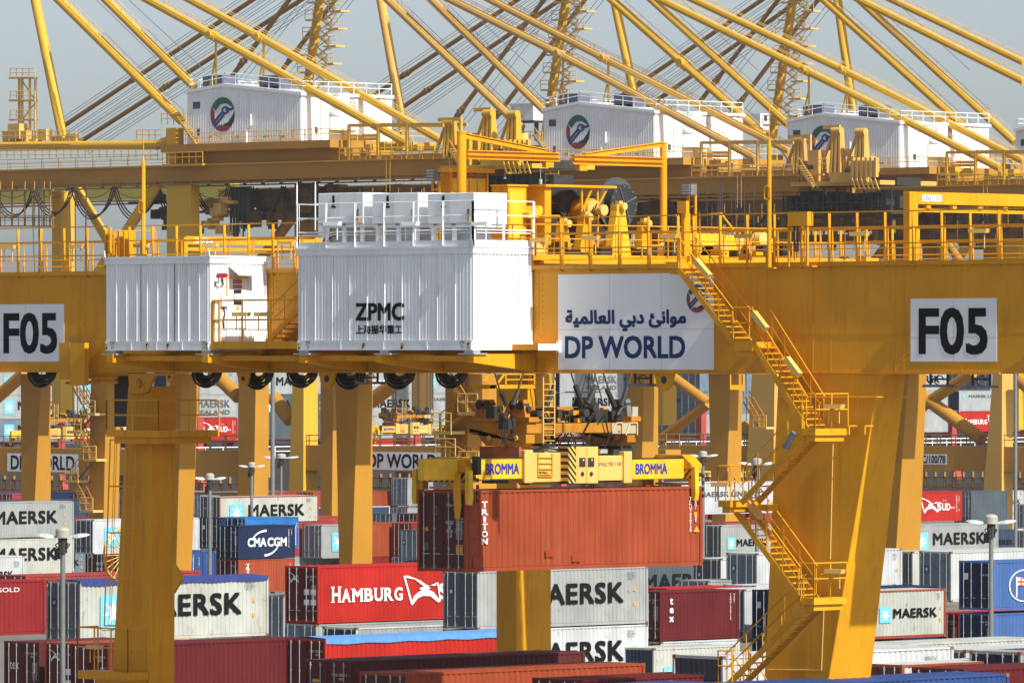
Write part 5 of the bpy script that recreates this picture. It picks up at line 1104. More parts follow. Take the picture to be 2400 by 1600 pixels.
# ------------------------------------------------------------------ gantry legs of the cranes in the next blocks
GIRD2 = mat('shade-darkened leg yellow', (0.46, 0.215, 0.025), .6, grime=.2, streak=.3, scale=.15, spec=.2, dirt=(.25, .11, .03))  # leg yellow darkened to include shade from other cranes and the ship
def far_gantry(label, D, top, bot, m=GIRD2, stairs=None, lean=0.0, group='crane legs in the middle of the yard'):
    c = PD(top[2], top[0], D); o = thing('gantry_crane', (c.x, c.y, -5), label, 'crane', group)
    b = MB(); legbox(b, top, bot, c.y, c.y + lean); lo = b.build('leg', m, o, bevel=.03)
    z = c.z + .4; g_ = MB(); g_.box(c.x - 30, c.x + 6, c.y - 1.0, c.y + .9, z, z + 3.4); g_.build('girder', m, o)
    g_ = MB(); s_ = MB(); s_.box(c.x - 30, c.x + 6, c.y - 1.05, c.y - 1.004, z + 3.25, z + 3.42); s_.build('flange', m, o)
    if stairs:
        pts = stairs
        for (a, b_) in zip(pts, pts[1:]):
            stair(o, PY(*a, c.y - 1.2), PY(*b_, c.y - 1.2), .8, 10, m, r=.04)
        for a in pts[1:]:
            q = PY(*a, c.y - 1.3); pm = MB(); pm.box(q.x - .7, q.x + 1.0, c.y - 1.3, c.y - .1, q.z - .2, q.z); po = pm.build('stair_platform', YELW, o)
            rm = MB(); rm.rail((q.x - .7, c.y - 1.3, q.z), (q.x + 1.0, c.y - 1.3, q.z), 1.1, .8, .035); rm.build('handrail', YELW, po)
    return o
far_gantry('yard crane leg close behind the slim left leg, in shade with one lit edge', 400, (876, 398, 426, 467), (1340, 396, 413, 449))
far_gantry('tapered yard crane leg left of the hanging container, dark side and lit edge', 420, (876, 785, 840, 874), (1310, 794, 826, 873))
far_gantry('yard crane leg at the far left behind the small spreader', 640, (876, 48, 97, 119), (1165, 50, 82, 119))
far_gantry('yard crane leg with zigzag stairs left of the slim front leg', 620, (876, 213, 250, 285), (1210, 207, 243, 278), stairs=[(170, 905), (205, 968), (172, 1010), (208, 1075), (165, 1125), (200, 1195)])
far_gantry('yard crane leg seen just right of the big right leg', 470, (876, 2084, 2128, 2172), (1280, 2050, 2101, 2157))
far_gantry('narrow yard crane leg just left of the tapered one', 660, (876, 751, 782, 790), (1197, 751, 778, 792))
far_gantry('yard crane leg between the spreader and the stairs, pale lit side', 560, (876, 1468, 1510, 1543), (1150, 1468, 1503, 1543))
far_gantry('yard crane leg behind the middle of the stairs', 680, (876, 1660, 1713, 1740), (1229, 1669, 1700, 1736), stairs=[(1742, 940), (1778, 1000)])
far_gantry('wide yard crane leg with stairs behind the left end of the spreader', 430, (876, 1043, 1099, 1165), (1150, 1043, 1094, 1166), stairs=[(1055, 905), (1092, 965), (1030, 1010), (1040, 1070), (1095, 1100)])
# second maintenance portal with a load sign, on the next crane
c = PD(418, 560, 330); o = thing('maintenance_portal', (c.x, c.y, CZ + 1), 'yellow lifting portal with a load sign behind the white control house', 'portal')
m = MB(); X_ = c.x; boxB(m, 436, 556, 760, 575, X_, .5); boxB(m, 440, 582, 760, 590, X_, .3); boxB(m, 432, 556, 440, 640, X_ + .01, .5); m.build('beam', YEL, o)
pl = boxB(MB(), 459, 559, 499, 571, X_ + .03, .012).build('sign_plate', WHTC, o); wordB(pl, 'SWL   5T', 461, 561, 497, 569, X_ + .04)
# ------------------------------------------------------------------ lamp poles
def lamp(x, ydome, s, wpx, label, pw):
    p = PD(x, ydome, F / s); o = thing('lamp_post', (p.x, p.y, -5), label, 'lamp post', 'lamp posts with a dome in the yard'); w_ = wpx / s
    b = MB(); r = pw / s / 2; b.tube((p.x, p.y, -5), (p.x, p.y, p.z - .75), r * 1.25, 12, r); b.build('pole', LAMPG, o, smooth=True)
    d = MB(); rd = .135 * w_; d.tube((p.x, p.y, p.z - .40), (p.x, p.y, p.z - .14), rd, 16); d.dome((p.x, p.y, p.z - .14), rd, .14, 16, 3); d.tube((p.x, p.y, p.z - .46), (p.x, p.y, p.z - .401), rd * 1.06, 16); d.build('dome', mat('dusty beige dome', (.40, .37, .33), .5, grime=.2), o, smooth=True)
    d = MB(); d.tube((p.x, p.y, p.z - 1.1), (p.x, p.y, p.z - .47), r * 1.9, 10); d.box(p.x - .3, p.x + .05, p.y - .2, p.y + .05, p.z - 1.35, p.z - .9)
    for k in range(5): a = k * 1.25; d.path([V((p.x, p.y, p.z - .55)), V((p.x + .32 * math.cos(a), p.y + .32 * math.sin(a), p.z - .75)), V((p.x + .1 * math.cos(a), p.y + .1 * math.sin(a), p.z - 1.05))], .025, 5)
    d.build('bracket', DKS, o)
    for sg in (-1, 1):
        dr = RT * sg; sd = UP.cross(dr); h = MB(); c0 = V((p.x, p.y, p.z - .42)) + dr * .12 * w_; L_ = .38 * w_
        pr = [(0, .05, .04), (.15, .07, .06), (.45, .17, .09), (.8, .15, .07), (1, .05, .02)]
        for (t0, w0, h0), (t1, w1, h1) in zip(pr, pr[1:]):
            a, b_ = c0 + dr * L_ * t0 + UP * .1 * t0, c0 + dr * L_ * t1 + UP * .1 * t1
            h.hexa([a - sd * w0 - UP * h0, a + sd * w0 - UP * h0, b_ + sd * w1 - UP * h1, b_ - sd * w1 - UP * h1], [a - sd * w0 * .7 + UP * h0, a + sd * w0 * .7 + UP * h0, b_ + sd * w1 * .7 + UP * h1, b_ - sd * w1 * .7 + UP * h1])
        h.build('lamp_head', mat('pale grey lamp head', (.50, .52, .55), .4, grime=.1), o)
    return o
lamp(147, 1234, 56, 126, 'lamp post nearest the left edge, in front of the cream MAERSK containers', 11.5)
lamp(492, 1108, 34, 76, 'lamp post left of the CMA CGM container', 8)
lamp(590, 1082, 26.8, 61, 'lamp post rising from behind the CMA CGM container', 7)
lamp(659, 1062, 25.2, 82, 'lamp post beside the thick grey mast', 6)
lamp(2323, 1204, 50, 117, 'lamp post by the blue container with the flag emblem', 10.5)
lamp(1774, 1072, 37, 85, 'lamp post half hidden behind the stairs', 9)
lamp(1648, 1056, 30, 70, 'lamp post at the right end of the spreader, behind the small head block', 7)
for px, D, pw, lb in ((639, 645, 10, 'thick grey mast rising behind the festoon loops'), (2380, 700, 8, 'thick grey mast near the right edge')):
    p = PD(px, 700, D); o = thing('light_mast', (p.x, p.y, -5), lb, 'mast'); m = MB(); r = pw / F * D / 2; m.tube((p.x, p.y, -5), (p.x, p.y, p.z), r * 1.15, 14, r * .9); m.build('pole', LAMPG, o, smooth=True)
    m = MB(); m.tube((p.x, p.y, p.z - .3), (p.x, p.y, p.z), 1.4, 12); m.build('lamp_ring', MID, o)
# ------------------------------------------------------------------ spreaders of the far cranes: copies of the one in front
def copy_tree(o, parent=None):
    c_ = o.copy(); COL.objects.link(c_); c_.parent = parent
    for ch in list(o.children): copy_tree(ch, c_)
    return c_
anc = PX(1363, 1089, XS); nx = (anc.x, anc.y, anc.z)
for px, py, D, lb in ((160, 1014, 750, 'pale spreader hanging at the far left behind the festoon loops'), (972, 1003, 800, 'pale spreader hanging far off left of the front one'), (1722, 1107, 790, 'pale spreader hanging in the distance behind the stairs')):
    t_ = PD(px, py, D) - anc
    for src, l2, cat in ((spr, lb, 'spreader'), (hbk, lb.replace('spreader', 'head block'), 'head block')):
        o = copy_tree(src); o.location = src.location + t_; o['label'] = l2; o['group'] = 'distant spreaders' if src is spr else 'distant head blocks'
    o = thing('hoist_rope', PD(px, py, D), lb.replace('pale spreader', 'thin wire ropes of the spreader'), 'ropes', 'distant hoist ropes'); zu_ = PD(px, 430, D).z
    for k in range(8):
        b = V(hbk.location) + t_; a = b + V((random.uniform(-1.4, 1.4), (-3.4, 3.4)[k % 2] * random.uniform(.6, 1), .3)); m = MB(); m.tube(a, V((a.x + random.uniform(-.4, .4), a.y + random.uniform(-1, 1), zu_)), .05, 5); m.build('rope', ROPE, o)
# ------------------------------------------------------------------ ship-to-shore cranes on the quay
def st_tube(par, pl, planes, r, m, name='stay', walk=False, ext=.14):
    pts = [PY(x, y, Y) for (x, y), Y in zip(pl, planes)]
    pts[0] = pts[0] + (pts[0] - pts[1]) * ext * (1 if len(pl) == 2 else 1.6)
    b = MB()
    for p, q in zip(pts, pts[1:]): b.tube(p, q, r, 16)
    o = b.build(name, m, par, smooth=True)
    if len(pl) > 2:
        j = MB()
        for q, (p, n_) in zip(pts[1:-1], zip(pts, pts[2:])): d = (n_ - p).normalized(); j.tube(q - d * .9, q + d * .9, r * 1.25, 14); j.tube(q + V((0, -r * 1.4, 0)), q + V((0, r * 1.4, 0)), r * 1.05, 14)
        j.build('pin_joint', m, o, smooth=True)
    if walk:
        wk = MB()
        for p, q in zip(pts, pts[1:]):
            n_ = int((q - p).length / 2.0)
            for off in (-.35, .35):
                a, b_ = p + V((0, off, r + .05)), q + V((0, off, r + .05)); wk.tube(a + UP * .55, b_ + UP * .55, .035, 4)
                for k in range(n_ + 1): c = a.lerp(b_, k / max(1, n_)); wk.tube(c, c + UP * .55, .03, 4)
            wk.tube(p + UP * (r + .03), q + UP * (r + .03), .12, 4)
        wk.build('stay_walkway', STAY if m is not YELS else YELW, o)
    return o
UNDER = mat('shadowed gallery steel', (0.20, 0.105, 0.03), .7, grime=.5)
STS = [
 dict(D=787, hx=437, hy=220, kx=1.0, ky=1.0, m=YELS, lab='leftmost quay crane, its white machinery house showing a full round emblem, bright yellow stays',
      a=[(83, 0), (148, 325)], b=[(138, 0), (425, 283)], c=[(248, 0), (455, 205)], d=[(345, 0), (496, 83), (955, 337)], e=[(444, 0), (608, 88), (1034, 330)], tower=None, fs=[]),
 dict(D=827, hx=1272, hy=262, kx=.975, ky=.98, m=YELT, lab='tan faded quay crane whose white machinery house stands above the two jib arms',
      a=[(893, 0), (950, 330)], b=[(910, 0), (1223, 300)], c=[(1013, 0), (1278, 262)], d=[(1055, 0), (1310, 127), (1772, 372)], e=[(1148, 0), (1416, 138), (1851, 355)], tower=[(750, 0), (722, 195)],
      fs=[('n', (592, 0), (148, 296)), ('f', (706, 0), (196, 327)), ('n', (678, 0), (544, 179)), ('f', (785, 0), (661, 165))]),
 dict(D=857, hx=1844, hy=287, kx=.985, ky=.95, m=YELS, lab='quay crane whose white machinery house is half hidden by pulley towers on the right',
      a=[(1440, 0), (1490, 240)], b=[(1434, 0), (1600, 148), (1793, 320)], c=[(1527, 0), (1848, 293)], d=[(1547, 0), (1886, 165), (2345, 396)], e=[(1624, 0), (1975, 165), (2400, 379)], tower=[(1327, 0), (1289, 248)],
      fs=[('n', (1213, 0), (790, 280)), ('f', (1313, 0), (810, 342)), ('n', (1275, 0), (1030, 327)), ('f', (1371, 0), (1120, 330))]),
 dict(D=887, hx=2378, hy=309, kx=.96, ky=.93, m=YELS, lab='quay crane at the right edge, only a corner of its white machinery house showing',
      a=[(1963, 0), (2000, 262)], b=[(1931, 0), (2290, 324)], c=[(2013, 0), (2378, 334)], d=[(2013, 0), (2400, 193)], e=[(2089, 0), (2400, 148)], tower=[(1858, 0), (1820, 258)],
      fs=[('n', (1786, 0), (1330, 311)), ('f', (1852, 16), (1395, 337)), ('n', (1824, 0), (1641, 238)), ('f', (1917, 0), (1690, 299))]),
]
for ci, K in enumerate(STS):
    D, hx, hy, m = K['D'], K['hx'], K['hy'], K['m']
    Mx = lambda x: hx + K['kx'] * (x - 437)
    My = lambda y: hy + K['ky'] * (y - 220)
    Yh = PD(hx, hy, D).y; Yn, Yf = Yh + 1.0, Yh + 9.0
    base = PD(hx, hy, D); o = thing('quay_crane', (base.x, base.y, 0), K['lab'], 'crane', 'ship-to-shore cranes on the quay')
    def Q(x, y, Y=Yh): return PY(Mx(x), My(y), Y)
    # machinery house
    xl, xc = Q(439, 280).x, Q(706, 280).x; yb1 = PX(Mx(771), My(280), xc).y; yb2 = PX(Mx(918), My(280), xc).y; ym = PX(Mx(820), My(280), xc).y
    zb_, zl, zr, zc = Q(439, 339).z, Q(439, 220).z, Q(523, 203).z, Q(706, 224).z; xr = Q(523, 203).x
    b = MB(); b.prism([(xl, Yh, zb_), (xc, Yh, zb_), (xc, Yh, zc), (xr, Yh, zr), (xl, Yh, zl)], (0, yb1 - Yh, 0)); b.box(xl + 1, xc - 1.4, yb1 + .01, ym, zb_, zc - .1); b.box(xl, xc, ym + .01, yb2, zb_, zc - .1)
    h = b.build('machinery_house', WHT, o)
    rb = MB(); n = 46                                                      # wall ribs and roof edge
    for k in range(n): x = xl + (xc - xl) * (k + .5) / n; zz = zl + (zr - zl) * (x - xl) / (xr - xl) if x < xr else zr + (zc - zr) * (x - xr) / (xc - xr); rb.box(x - .05, x + .05, Yh - .04, Yh - .002, zb_ + .3, zz - .35)
    rb.build('wall_rib', WHT, h)
    rf = MB(); rf.prism([(xl - .2, Yh - .2, zl), (xr, Yh - .2, zr + .01), (xc + .2, Yh - .2, zc), (xc + .2, Yh - .2, zc + .35), (xr, Yh - .2, zr + .36), (xl - .2, Yh - .2, zl + .35)], (0, yb1 - Yh + .3, 0)); rf.box(xl, xc + .2, ym - .1, yb2 + .2, zc, zc + .35); rf.build('roof', WHT, h)
    a_, b_ = Q(494, 310), Q(551, 227); emblem(h, (a_.x, Yh - .06, a_.z), AX, b_.x - a_.x, b_.z - a_.z)
    wd = MB(); boxA(wd, Mx(452), My(239), Mx(469), My(255), Yh - .05, .04); boxA(wd, Mx(462), My(302), Mx(467), My(318), Yh - .05, .04); wd.build('window', GLS, h)
    wd = MB(); boxB(wd, Mx(734), My(292), Mx(749), My(335), xc + .06, .05); wo = wd.build('door', WHTC, h); wd = MB(); boxB(wd, Mx(738), My(298), Mx(745), My(312), xc + .08, .02); wd.build('window', GLS, wo)
    pp = MB(); pp.path([Q(588, 268, Yh - .25), Q(588, 294, Yh - .25), Q(578, 300, Yh - .25), Q(578, 335, Yh - .25)], .11, 8)
    for px in (718, 753): q = PX(Mx(px), My(232), xc + .12); pp.tube(q, PX(Mx(px), My(335), xc + .12), .09, 6)
    pp.build('drain_pipe', WHT, h)
    du = MB(); q = PX(Mx(800), My(250), xc - .9); du.tube(q - V((1.5, 0, 0)), q + V((.9, 0, 0)), 1.5, 18); du.build('air_duct', WHT, h, smooth=True)
    du = MB(); boxB(du, Mx(776), My(275), Mx(838), My(305), xc + .3, 1.2); boxB(du, Mx(860), My(268), Mx(880), My(300), xc + .05, .05); du.build('vent_box', WHT, h)
    for x0, x1 in ((475, 520), (608, 653)):
        p0 = Q(x0, 190, Yh + 1.5); p1 = Q(x1, 190, Yh + 1.5); am = MB(); zz = Q(x0, 203, Yh + 1.5).z; am.box(p0.x, p1.x, Yh + 1.5, Yh + 3.9, zz, Q(x0, 178, Yh + 1.5).z)
        for t in (.05, .5, .92): am.box(p0.x + (p1.x - p0.x) * t, p0.x + (p1.x - p0.x) * t + .2, Yh + 1.6, Yh + 3.8, zz - .8, zz - .003)
        am.build('air_conditioner', PURP, h)
    rr_ = MB()
    for a, b2 in (((xl, Yh + .2, zl + .4), (xr, Yh + .2, zr + .4)), ((xr, Yh + .2, zr + .4), (xc, Yh + .2, zc + .4)), ((xc, Yh + .2, zc + .4), (xc, yb2, zc + .4)), ((xl, Yh + .2, zl + .4), (xl, yb2, zl + .4))): rr_.rail(a, b2, 1.2, 1.9, .045)
    rr_.build('roof_railing', WHT, h)
    # base deck, twin girders, trolley rails, tail
    xt = Q(1052, 380).x; xL = PY(Mx(437) - 760, My(390), Yh).x
    gz1, gz0 = Q(600, 382).z, Q(600, 421).z
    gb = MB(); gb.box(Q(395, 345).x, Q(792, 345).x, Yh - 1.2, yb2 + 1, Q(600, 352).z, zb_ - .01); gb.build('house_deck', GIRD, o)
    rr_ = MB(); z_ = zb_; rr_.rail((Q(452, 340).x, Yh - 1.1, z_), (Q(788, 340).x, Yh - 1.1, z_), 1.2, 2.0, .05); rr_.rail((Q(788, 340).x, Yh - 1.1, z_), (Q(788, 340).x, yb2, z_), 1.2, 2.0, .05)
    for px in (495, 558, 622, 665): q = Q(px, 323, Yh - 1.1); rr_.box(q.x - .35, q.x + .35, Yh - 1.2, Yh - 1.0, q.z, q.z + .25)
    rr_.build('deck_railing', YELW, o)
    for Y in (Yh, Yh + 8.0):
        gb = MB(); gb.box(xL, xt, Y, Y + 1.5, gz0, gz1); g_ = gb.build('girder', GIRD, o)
        fl = MB(); fl.box(xL, xt, Y - .25, Y + .3, gz0 - .35, gz0 - .2); k = 0
        x = xL
        while x < xt: fl.box(x, x + .3, Y - .1, Y + .2, gz0 - .2, gz0 - .004); x += 3.0
        fl.build('trolley_rail', STAY, g_)
        fl = MB(); fl.box(xL, xt + 4, Y - .3, Y - .005, gz1 - .12, gz1 + .05); fl.rail((xL, Y - .3, gz1 + .05), (Q(385, 360).x, Y - .3, gz1 + .05), 1.1, 3.0, .035); fl.rail((Q(800, 360).x, Y - .3, gz1 + .05), (xt, Y - .3, gz1 + .05), 1.2, 2.0, .045); fl.build('walkway', m, g_)
    sp_ = MB(); sp_.box(Q(400, 360).x, Q(800, 360).x, Yh + .4, Yh + 8, Q(600, 383).z, Q(600, 351.5).z); sp_.box(Q(800, 360).x, Q(1046, 360).x, Yh + .1, Yh + 1.4, Q(800, 383).z + .01, Q(800, 366).z); sp_.build('house_support', GIRD, o)
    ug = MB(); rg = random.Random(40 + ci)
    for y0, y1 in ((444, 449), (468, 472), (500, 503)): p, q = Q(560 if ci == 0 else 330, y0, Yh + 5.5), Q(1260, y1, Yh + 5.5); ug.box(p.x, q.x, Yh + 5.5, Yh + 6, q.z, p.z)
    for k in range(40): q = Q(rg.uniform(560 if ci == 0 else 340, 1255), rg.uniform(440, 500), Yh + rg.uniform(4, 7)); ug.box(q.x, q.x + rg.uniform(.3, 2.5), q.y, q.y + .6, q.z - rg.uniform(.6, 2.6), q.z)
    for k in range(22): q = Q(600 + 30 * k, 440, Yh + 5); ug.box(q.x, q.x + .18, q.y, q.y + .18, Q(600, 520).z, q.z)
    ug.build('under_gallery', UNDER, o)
    ub = MB(); p, q = Q(640, 452, Yh + 9), Q(1250, 500, Yh + 9)
    ub.box(p.x, q.x, Yh + 9, Yh + 10, q.z, p.z); ub.build('trolley_beam', GIRD, o)
    lg = MB()
    for x in (690, 760, 905): boxA(lg, Mx(x), My(432), Mx(x) + 34, My(640), Yh + 8.2, 1.4)
    lg.each('leg', GIRD, o); lg = MB(); lg.tube(Q(740, 436, Yh + 8), Q(610, 610, Yh + 8), .6, 14); lg.tube(Q(770, 436, Yh + 8), Q(860, 580, Yh + 8), .55, 14); lg.each('brace', GIRD, o, smooth=True)
    # tail machinery: pulley towers, platforms, counterweights
    for tx, ty_, by in ((1051, 287, 350), (1142, 266, 333), (1200, 268, 335)):
        q = Q(tx, by, Yh + .5); tz = Q(tx, ty_, Yh + .5).z; tm = MB(); hw = .62
        for sx in (-1, 0, 1): tm.hexa([(q.x + sx * hw * 1.15 - .16, Yh + .2, q.z - 2), (q.x + sx * hw * 1.15 + .16, Yh + .2, q.z - 2), (q.x + sx * hw * 1.15 + .16, Yh + 1.4, q.z - 2), (q.x + sx * hw * 1.15 - .16, Yh + 1.4, q.z - 2)], [(q.x + sx * hw * .8 - .16, Yh + .5, tz), (q.x + sx * hw * .8 + .16, Yh + .5, tz), (q.x + sx * hw * .8 + .16, Yh + 1.1, tz), (q.x + sx * hw * .8 - .16, Yh + 1.1, tz)])
        tm.tube((q.x - hw * 1.1, Yh + .7, tz), (q.x + hw * 1.1, Yh + .7, tz), .42, 12); tm.bar((q.x - hw - 2.2, Yh + .8, q.z - 1.5), (q.x - hw, Yh + .8, tz), .25, .25); tm.build('pulley_tower', m, o, smooth=True)
    tl = MB(); z0 = Q(1150, 386).z; tl.box(Q(1040, 380).x, Q(1255, 380).x, Yh - .5, Yh + 9, z0 - .5, z0); tl.box(Q(1075, 365).x, Q(1100, 365).x, Yh, Yh + 2, z0, Q(1080, 312).z); tl.box(Q(1130, 365).x, Q(1160, 365).x, Yh + 1, Yh + 4, z0, Q(1080, 350).z); tl.box(Q(1140, 375).x, Q(1230, 375).x, Yh - .9, Yh - .55, z0 - .2, Q(1140, 366).z); tl.build('tail_deck', m, o)
    cw = MB()
    for k in range(6): q = Q(1186 + k * 11, 372, Yh - 1.0); cw.box(q.x - .16, q.x + .16, Yh - 1.4, Yh - .95, q.z - .2, q.z + 2.0); cw.prism([(q.x - .1, Yh - 1.5, q.z - .3), (q.x + .5, Yh - 1.5, q.z - 1.6), (q.x + .7, Yh - 1.5, q.z - 1.6), (q.x + .1, Yh - 1.5, q.z - .3)], (0, .1, 0))
    cw.build('counterweight', m, o)
    rr_ = MB(); rg = random.Random(ci)
    for k in range(10): q = Q(rg.uniform(1060, 1240), rg.uniform(345, 378), Yh + rg.uniform(-.3, 4)); rr_.rail(q, q + V((rg.uniform(1, 2.5), 0, 0)), 1.2, .8, .05)
    for k in range(6): q = Q(rg.uniform(1070, 1220), rg.uniform(325, 370), Yh + rg.uniform(0, 4)); rr_.box(q.x, q.x + .9, q.y, q.y + .9, q.z, q.z + .8)
    rr_.build('tail_railing', YELW, o)
    dk = MB()
    for k in range(14): q = Q(rg.uniform(1060, 1250), rg.uniform(352, 376), Yh + rg.uniform(0, 5)); dk.tube(q, q + V((rg.uniform(.3, 1), 0, 0)), rg.uniform(.2, .5), 10)
    dk.build('winch', DKS, o)
    # gallery hanging below the tail
    hg = MB(); za = Q(1100, 405).z; zb2 = Q(1100, 460).z; xa, xb = Q(1000, 400).x, Q(1260, 400).x
    hg.box(xa, xb, Yh + 1, Yh + 6, zb2 - .3, zb2); hg.box(xa, xb, Yh + 2, Yh + 6, za + .3, za + 1.2)
    for k in range(9): x = xa + (xb - xa) * k / 8; hg.box(x - .08, x + .08, Yh + 1, Yh + 1.16, zb2, za + .3); hg.box(x - .4, x + .4, Yh + 2, Yh + 5, zb2 + rg.uniform(.2, 1.5), za - rg.uniform(0, 1))
    hg.rail((xa, Yh + 1, zb2), (xb, Yh + 1, zb2), 1.1, 1.5, .05); hg.build('hanging_gallery', DKS, o)
    # frames right of the house, with railings
    fm = MB()
    for x0, x1, y, Y in ((818, 1040, 294, Yh + .2), (886, 1095, 292, Yh + 3), (800, 890, 318, Yh + 4), (800, 890, 326, Yh + 4)): p, q = Q(x0, y, Y), Q(x1, y, Y); fm.bar(p, q, .22, .35)
    for x, y0, y1, Y in ((818, 292, 375, Yh + .2), (886, 291, 375, Yh + .2), (954, 291, 372, Yh + .2), (1080, 284, 372, Yh + .5)): fm.bar(Q(x, y0, Y), Q(x, y1, Y), .28, .28)
    fm.bar(Q(1028, 281, Yh + .5), Q(1082, 279, Yh + .5), .3, .4); fm.bar(Q(1112, 258, Yh + 2), Q(1152, 256, Yh + 2), .3, .4)
    for k in range(9): q = Q(800 + rg.uniform(0, 230), 352, Yh + rg.uniform(0, 3)); fm.box(q.x, q.x + rg.uniform(.5, 1.6), q.y, q.y + 1, q.z, q.z + rg.uniform(.4, 1.1))
    fm.rail(Q(795, 372, Yh - .6), Q(1040, 374, Yh - .6), 1.2, 1.6, .05); fm.build('sheave_frame', m, o)
    st_ = MB(); p, q = Q(1052, 350, Yh - 1), Q(1088, 402, Yh - 1); st_.bar(p, q, .12, .3); st_.bar(p + V((0, .8, 0)), q + V((0, .8, 0)), .12, .3); st_.tube(p + UP, q + UP, .05, 5)
    for k in range(9): c = p.lerp(q, k / 9); st_.box(c.x - .2, c.x + .2, Yh - 1, Yh - .2, c.z, c.z + .06)
    for x in (895, 1560 - 560): pass
    st_.build('stair_flight', m, o); ladder(o, Q(905, 362, Yh - .6), Q(905, 450, Yh - .6), V((.6, 0, 0)), m, cage=None, rung=.5)
    # pylon and stays
    st_tube(o, K['a'], [Yf, Yf], .58, m, 'pylon_leg')
    st_tube(o, K['b'], [Yn] * len(K['b']), .52, m, 'back_stay', True); st_tube(o, K['c'], [Yf] * len(K['c']), .48, m, 'back_stay', True)
    st_tube(o, K['d'], [Yn] * len(K['d']), .43, m, 'back_stay', True); st_tube(o, K['e'], [Yf] * len(K['e']), .41, m, 'back_stay', True)
    if len(K['d']) > 2:
        for (x, y), Y in ((K['d'][1], Yn), (K['e'][1], Yf)):
            hm = MB(); hm.tube(PY(x + 10, y + 14, Y), PY(x + 10, My(197), Y), .14, 8); hm.tube(PY(x + 10, y + 45, Y), PY(x - 3, My(200), Y), .1, 8); hm.build('hanger', m, o)
    if K['tower']:
        (tx0, ty0), (tx1, ty1) = K['tower']; sl = (tx1 - tx0) / (ty1 - ty0)
        st_tube(o, [(tx0, 0), (tx0 + sl * 330, 330)], [Yn, Yn], .58, YELS, 'pylon_leg')
        tw = MB(); pl_ = MB(); k = 0
        for y in range(-35, int(ty1) + 40, 41):
            x = tx0 + sl * y; c = PY(x, y, Yn - .6)
            pl_.box(c.x - 1.6, c.x + 1.2, Yn - 1.1, Yn - .62, c.z - .12, c.z + .1); c2 = PY(x + 34, y - 20, Yn - 2.4); pl_.box(c2.x - .6, c2.x + 1.6, Yn - 2.4, Yn - .9, c2.z - .12, c2.z + .1)
            tw.rail((c.x - 1.6, Yn - 1.1, c.z + .1), (c.x + 1.2, Yn - 1.1, c.z + .1), 1.1, 1.3, .05); tw.rail((c2.x - .6, Yn - 2.4, c2.z + .1), (c2.x + 1.6, Yn - 2.4, c2.z + .1), 1.1, 1.1, .04)
            
            for a, b2 in ((c + V((.8, .3, 0)), c2 + V((.6, 0, 0))), (c2 + V((.6, 0, 0)), PY(x + 10 + sl * -41, y - 41, Yn - 1.6))):
                for dz in (0, 1.0): tw.bar(a + UP * dz, b2 + UP * dz, .08, .12)
                for j in range(7): q = a.lerp(b2, j / 7); tw.box(q.x - .25, q.x + .25, q.y, q.y + .7, q.z, q.z + .06)
        pl_.build('stair_platform', YELW, o); tw.build('tower_stairs', YELW, o)
    for pn, p0, p1 in K['fs']:
        Y = Yn if pn == 'n' else Yf; steep = abs(p1[1] - p0[1]) > abs(p1[0] - p0[0])
        mid = tuple(p0[i] + (p1[i] - p0[i]) * (.62 if not steep else .8) for i in (0, 1))
        so = st_tube(o, [p0, mid, p1], [Y] * 3, .30, STAY, 'fore_stay', ext=.2)
        if not steep:
            for off in (-20, -14, 12, 17, 25, 31):
                a, b2 = PY(p0[0] + off * .3, p0[1] + off, Y + 1), PY(p1[0] + off * .3, p1[1] + off + 4, Y + 1); r_ = MB(); r_.tube(a + (a - b2) * .2, b2, .036, 5); r_.build('wire_rope', MID, so)
        else:
            for off in (30, 44):
                a, b2 = PY(p0[0] + off, p0[1], Y), PY(p1[0] + off - 8, p1[1], Y); r_ = MB(); r_.tube(a + (a - b2) * .2, b2 - (a - b2) * .1, .035, 5); r_.build('wire_rope', MID, so)
    for (a, b2) in (((205, 0), (365, 135)), ((280, 0), (480, 165))):
        dx = K['b'][0][0] - 138; r_ = MB(); r_.tube(PY(a[0] + dx, a[1] - 20, Yf - 1), PY(b2[0] + dx, b2[1], Yf - 1), .045, 5); r_.build('wire_rope', MID, o)
    # festoon cables under the girder
    xs = [-20, 77, 167, 265, 366, 454, 534, 585, 661, 754, 840, 905, 980]
    Yc = Yh + 3.0
    for a, b2 in zip(xs, xs[1:]):
        if (ci == 0 or a > 600) and b2 - a > 60:
            p, q = Q(a, 437, Yc), Q(b2, 437, Yc); sag = 3.6 * (b2 - a) / 95
            for k in range(3):
                pts = [p.lerp(q, t / 12) - UP * (sag * (1 - .06 * k) * (1 - (2 * t / 12 - 1) ** 2) ** .8) for t in range(13)]
                cm_ = MB(); cm_.path([u + V((.12 * (k - 1), .2 * k, 0)) for u in pts], .08, 5); cm_.build('festoon_cable', BLK, o)
            cm_ = MB(); pts = [p.lerp(q, t / 8) - UP * (1.3 * (1 - (2 * t / 8 - 1) ** 2)) for t in range(9)]; cm_.path(pts, .04, 4); cm_.build('signal_cable', BLK, o)
    if ci == 0:
        for k in range(15):
            p = Q(540 + 3.2 * k, 437, Yc + .1 * (k % 3)); cm_ = MB(); cm_.path([p, p - UP * random.uniform(2.5, 3.5), p + V((random.uniform(-.2, .2), 0, -random.uniform(4.5, 6.5)))], .085, 5); cm_.build('festoon_cable', BLK, o)
    # portal legs and braces under the girder
    for (x0, xc_, x1), Y in (((389, 446, 449), Yh), ((120, 141, 175), Yh + 10)):
        p = PY(Mx(xc_), My(400), Y); l_ = PY(Mx(x0), My(400), Y); r_ = PX(Mx(x1), My(400), p.x); b = MB(); b.box(l_.x, p.x, Y + .1, max(r_.y, Y + 1.4), Q(400, 850).z - 6, gz0 - .36); b.build('leg', m, o, bevel=.03)
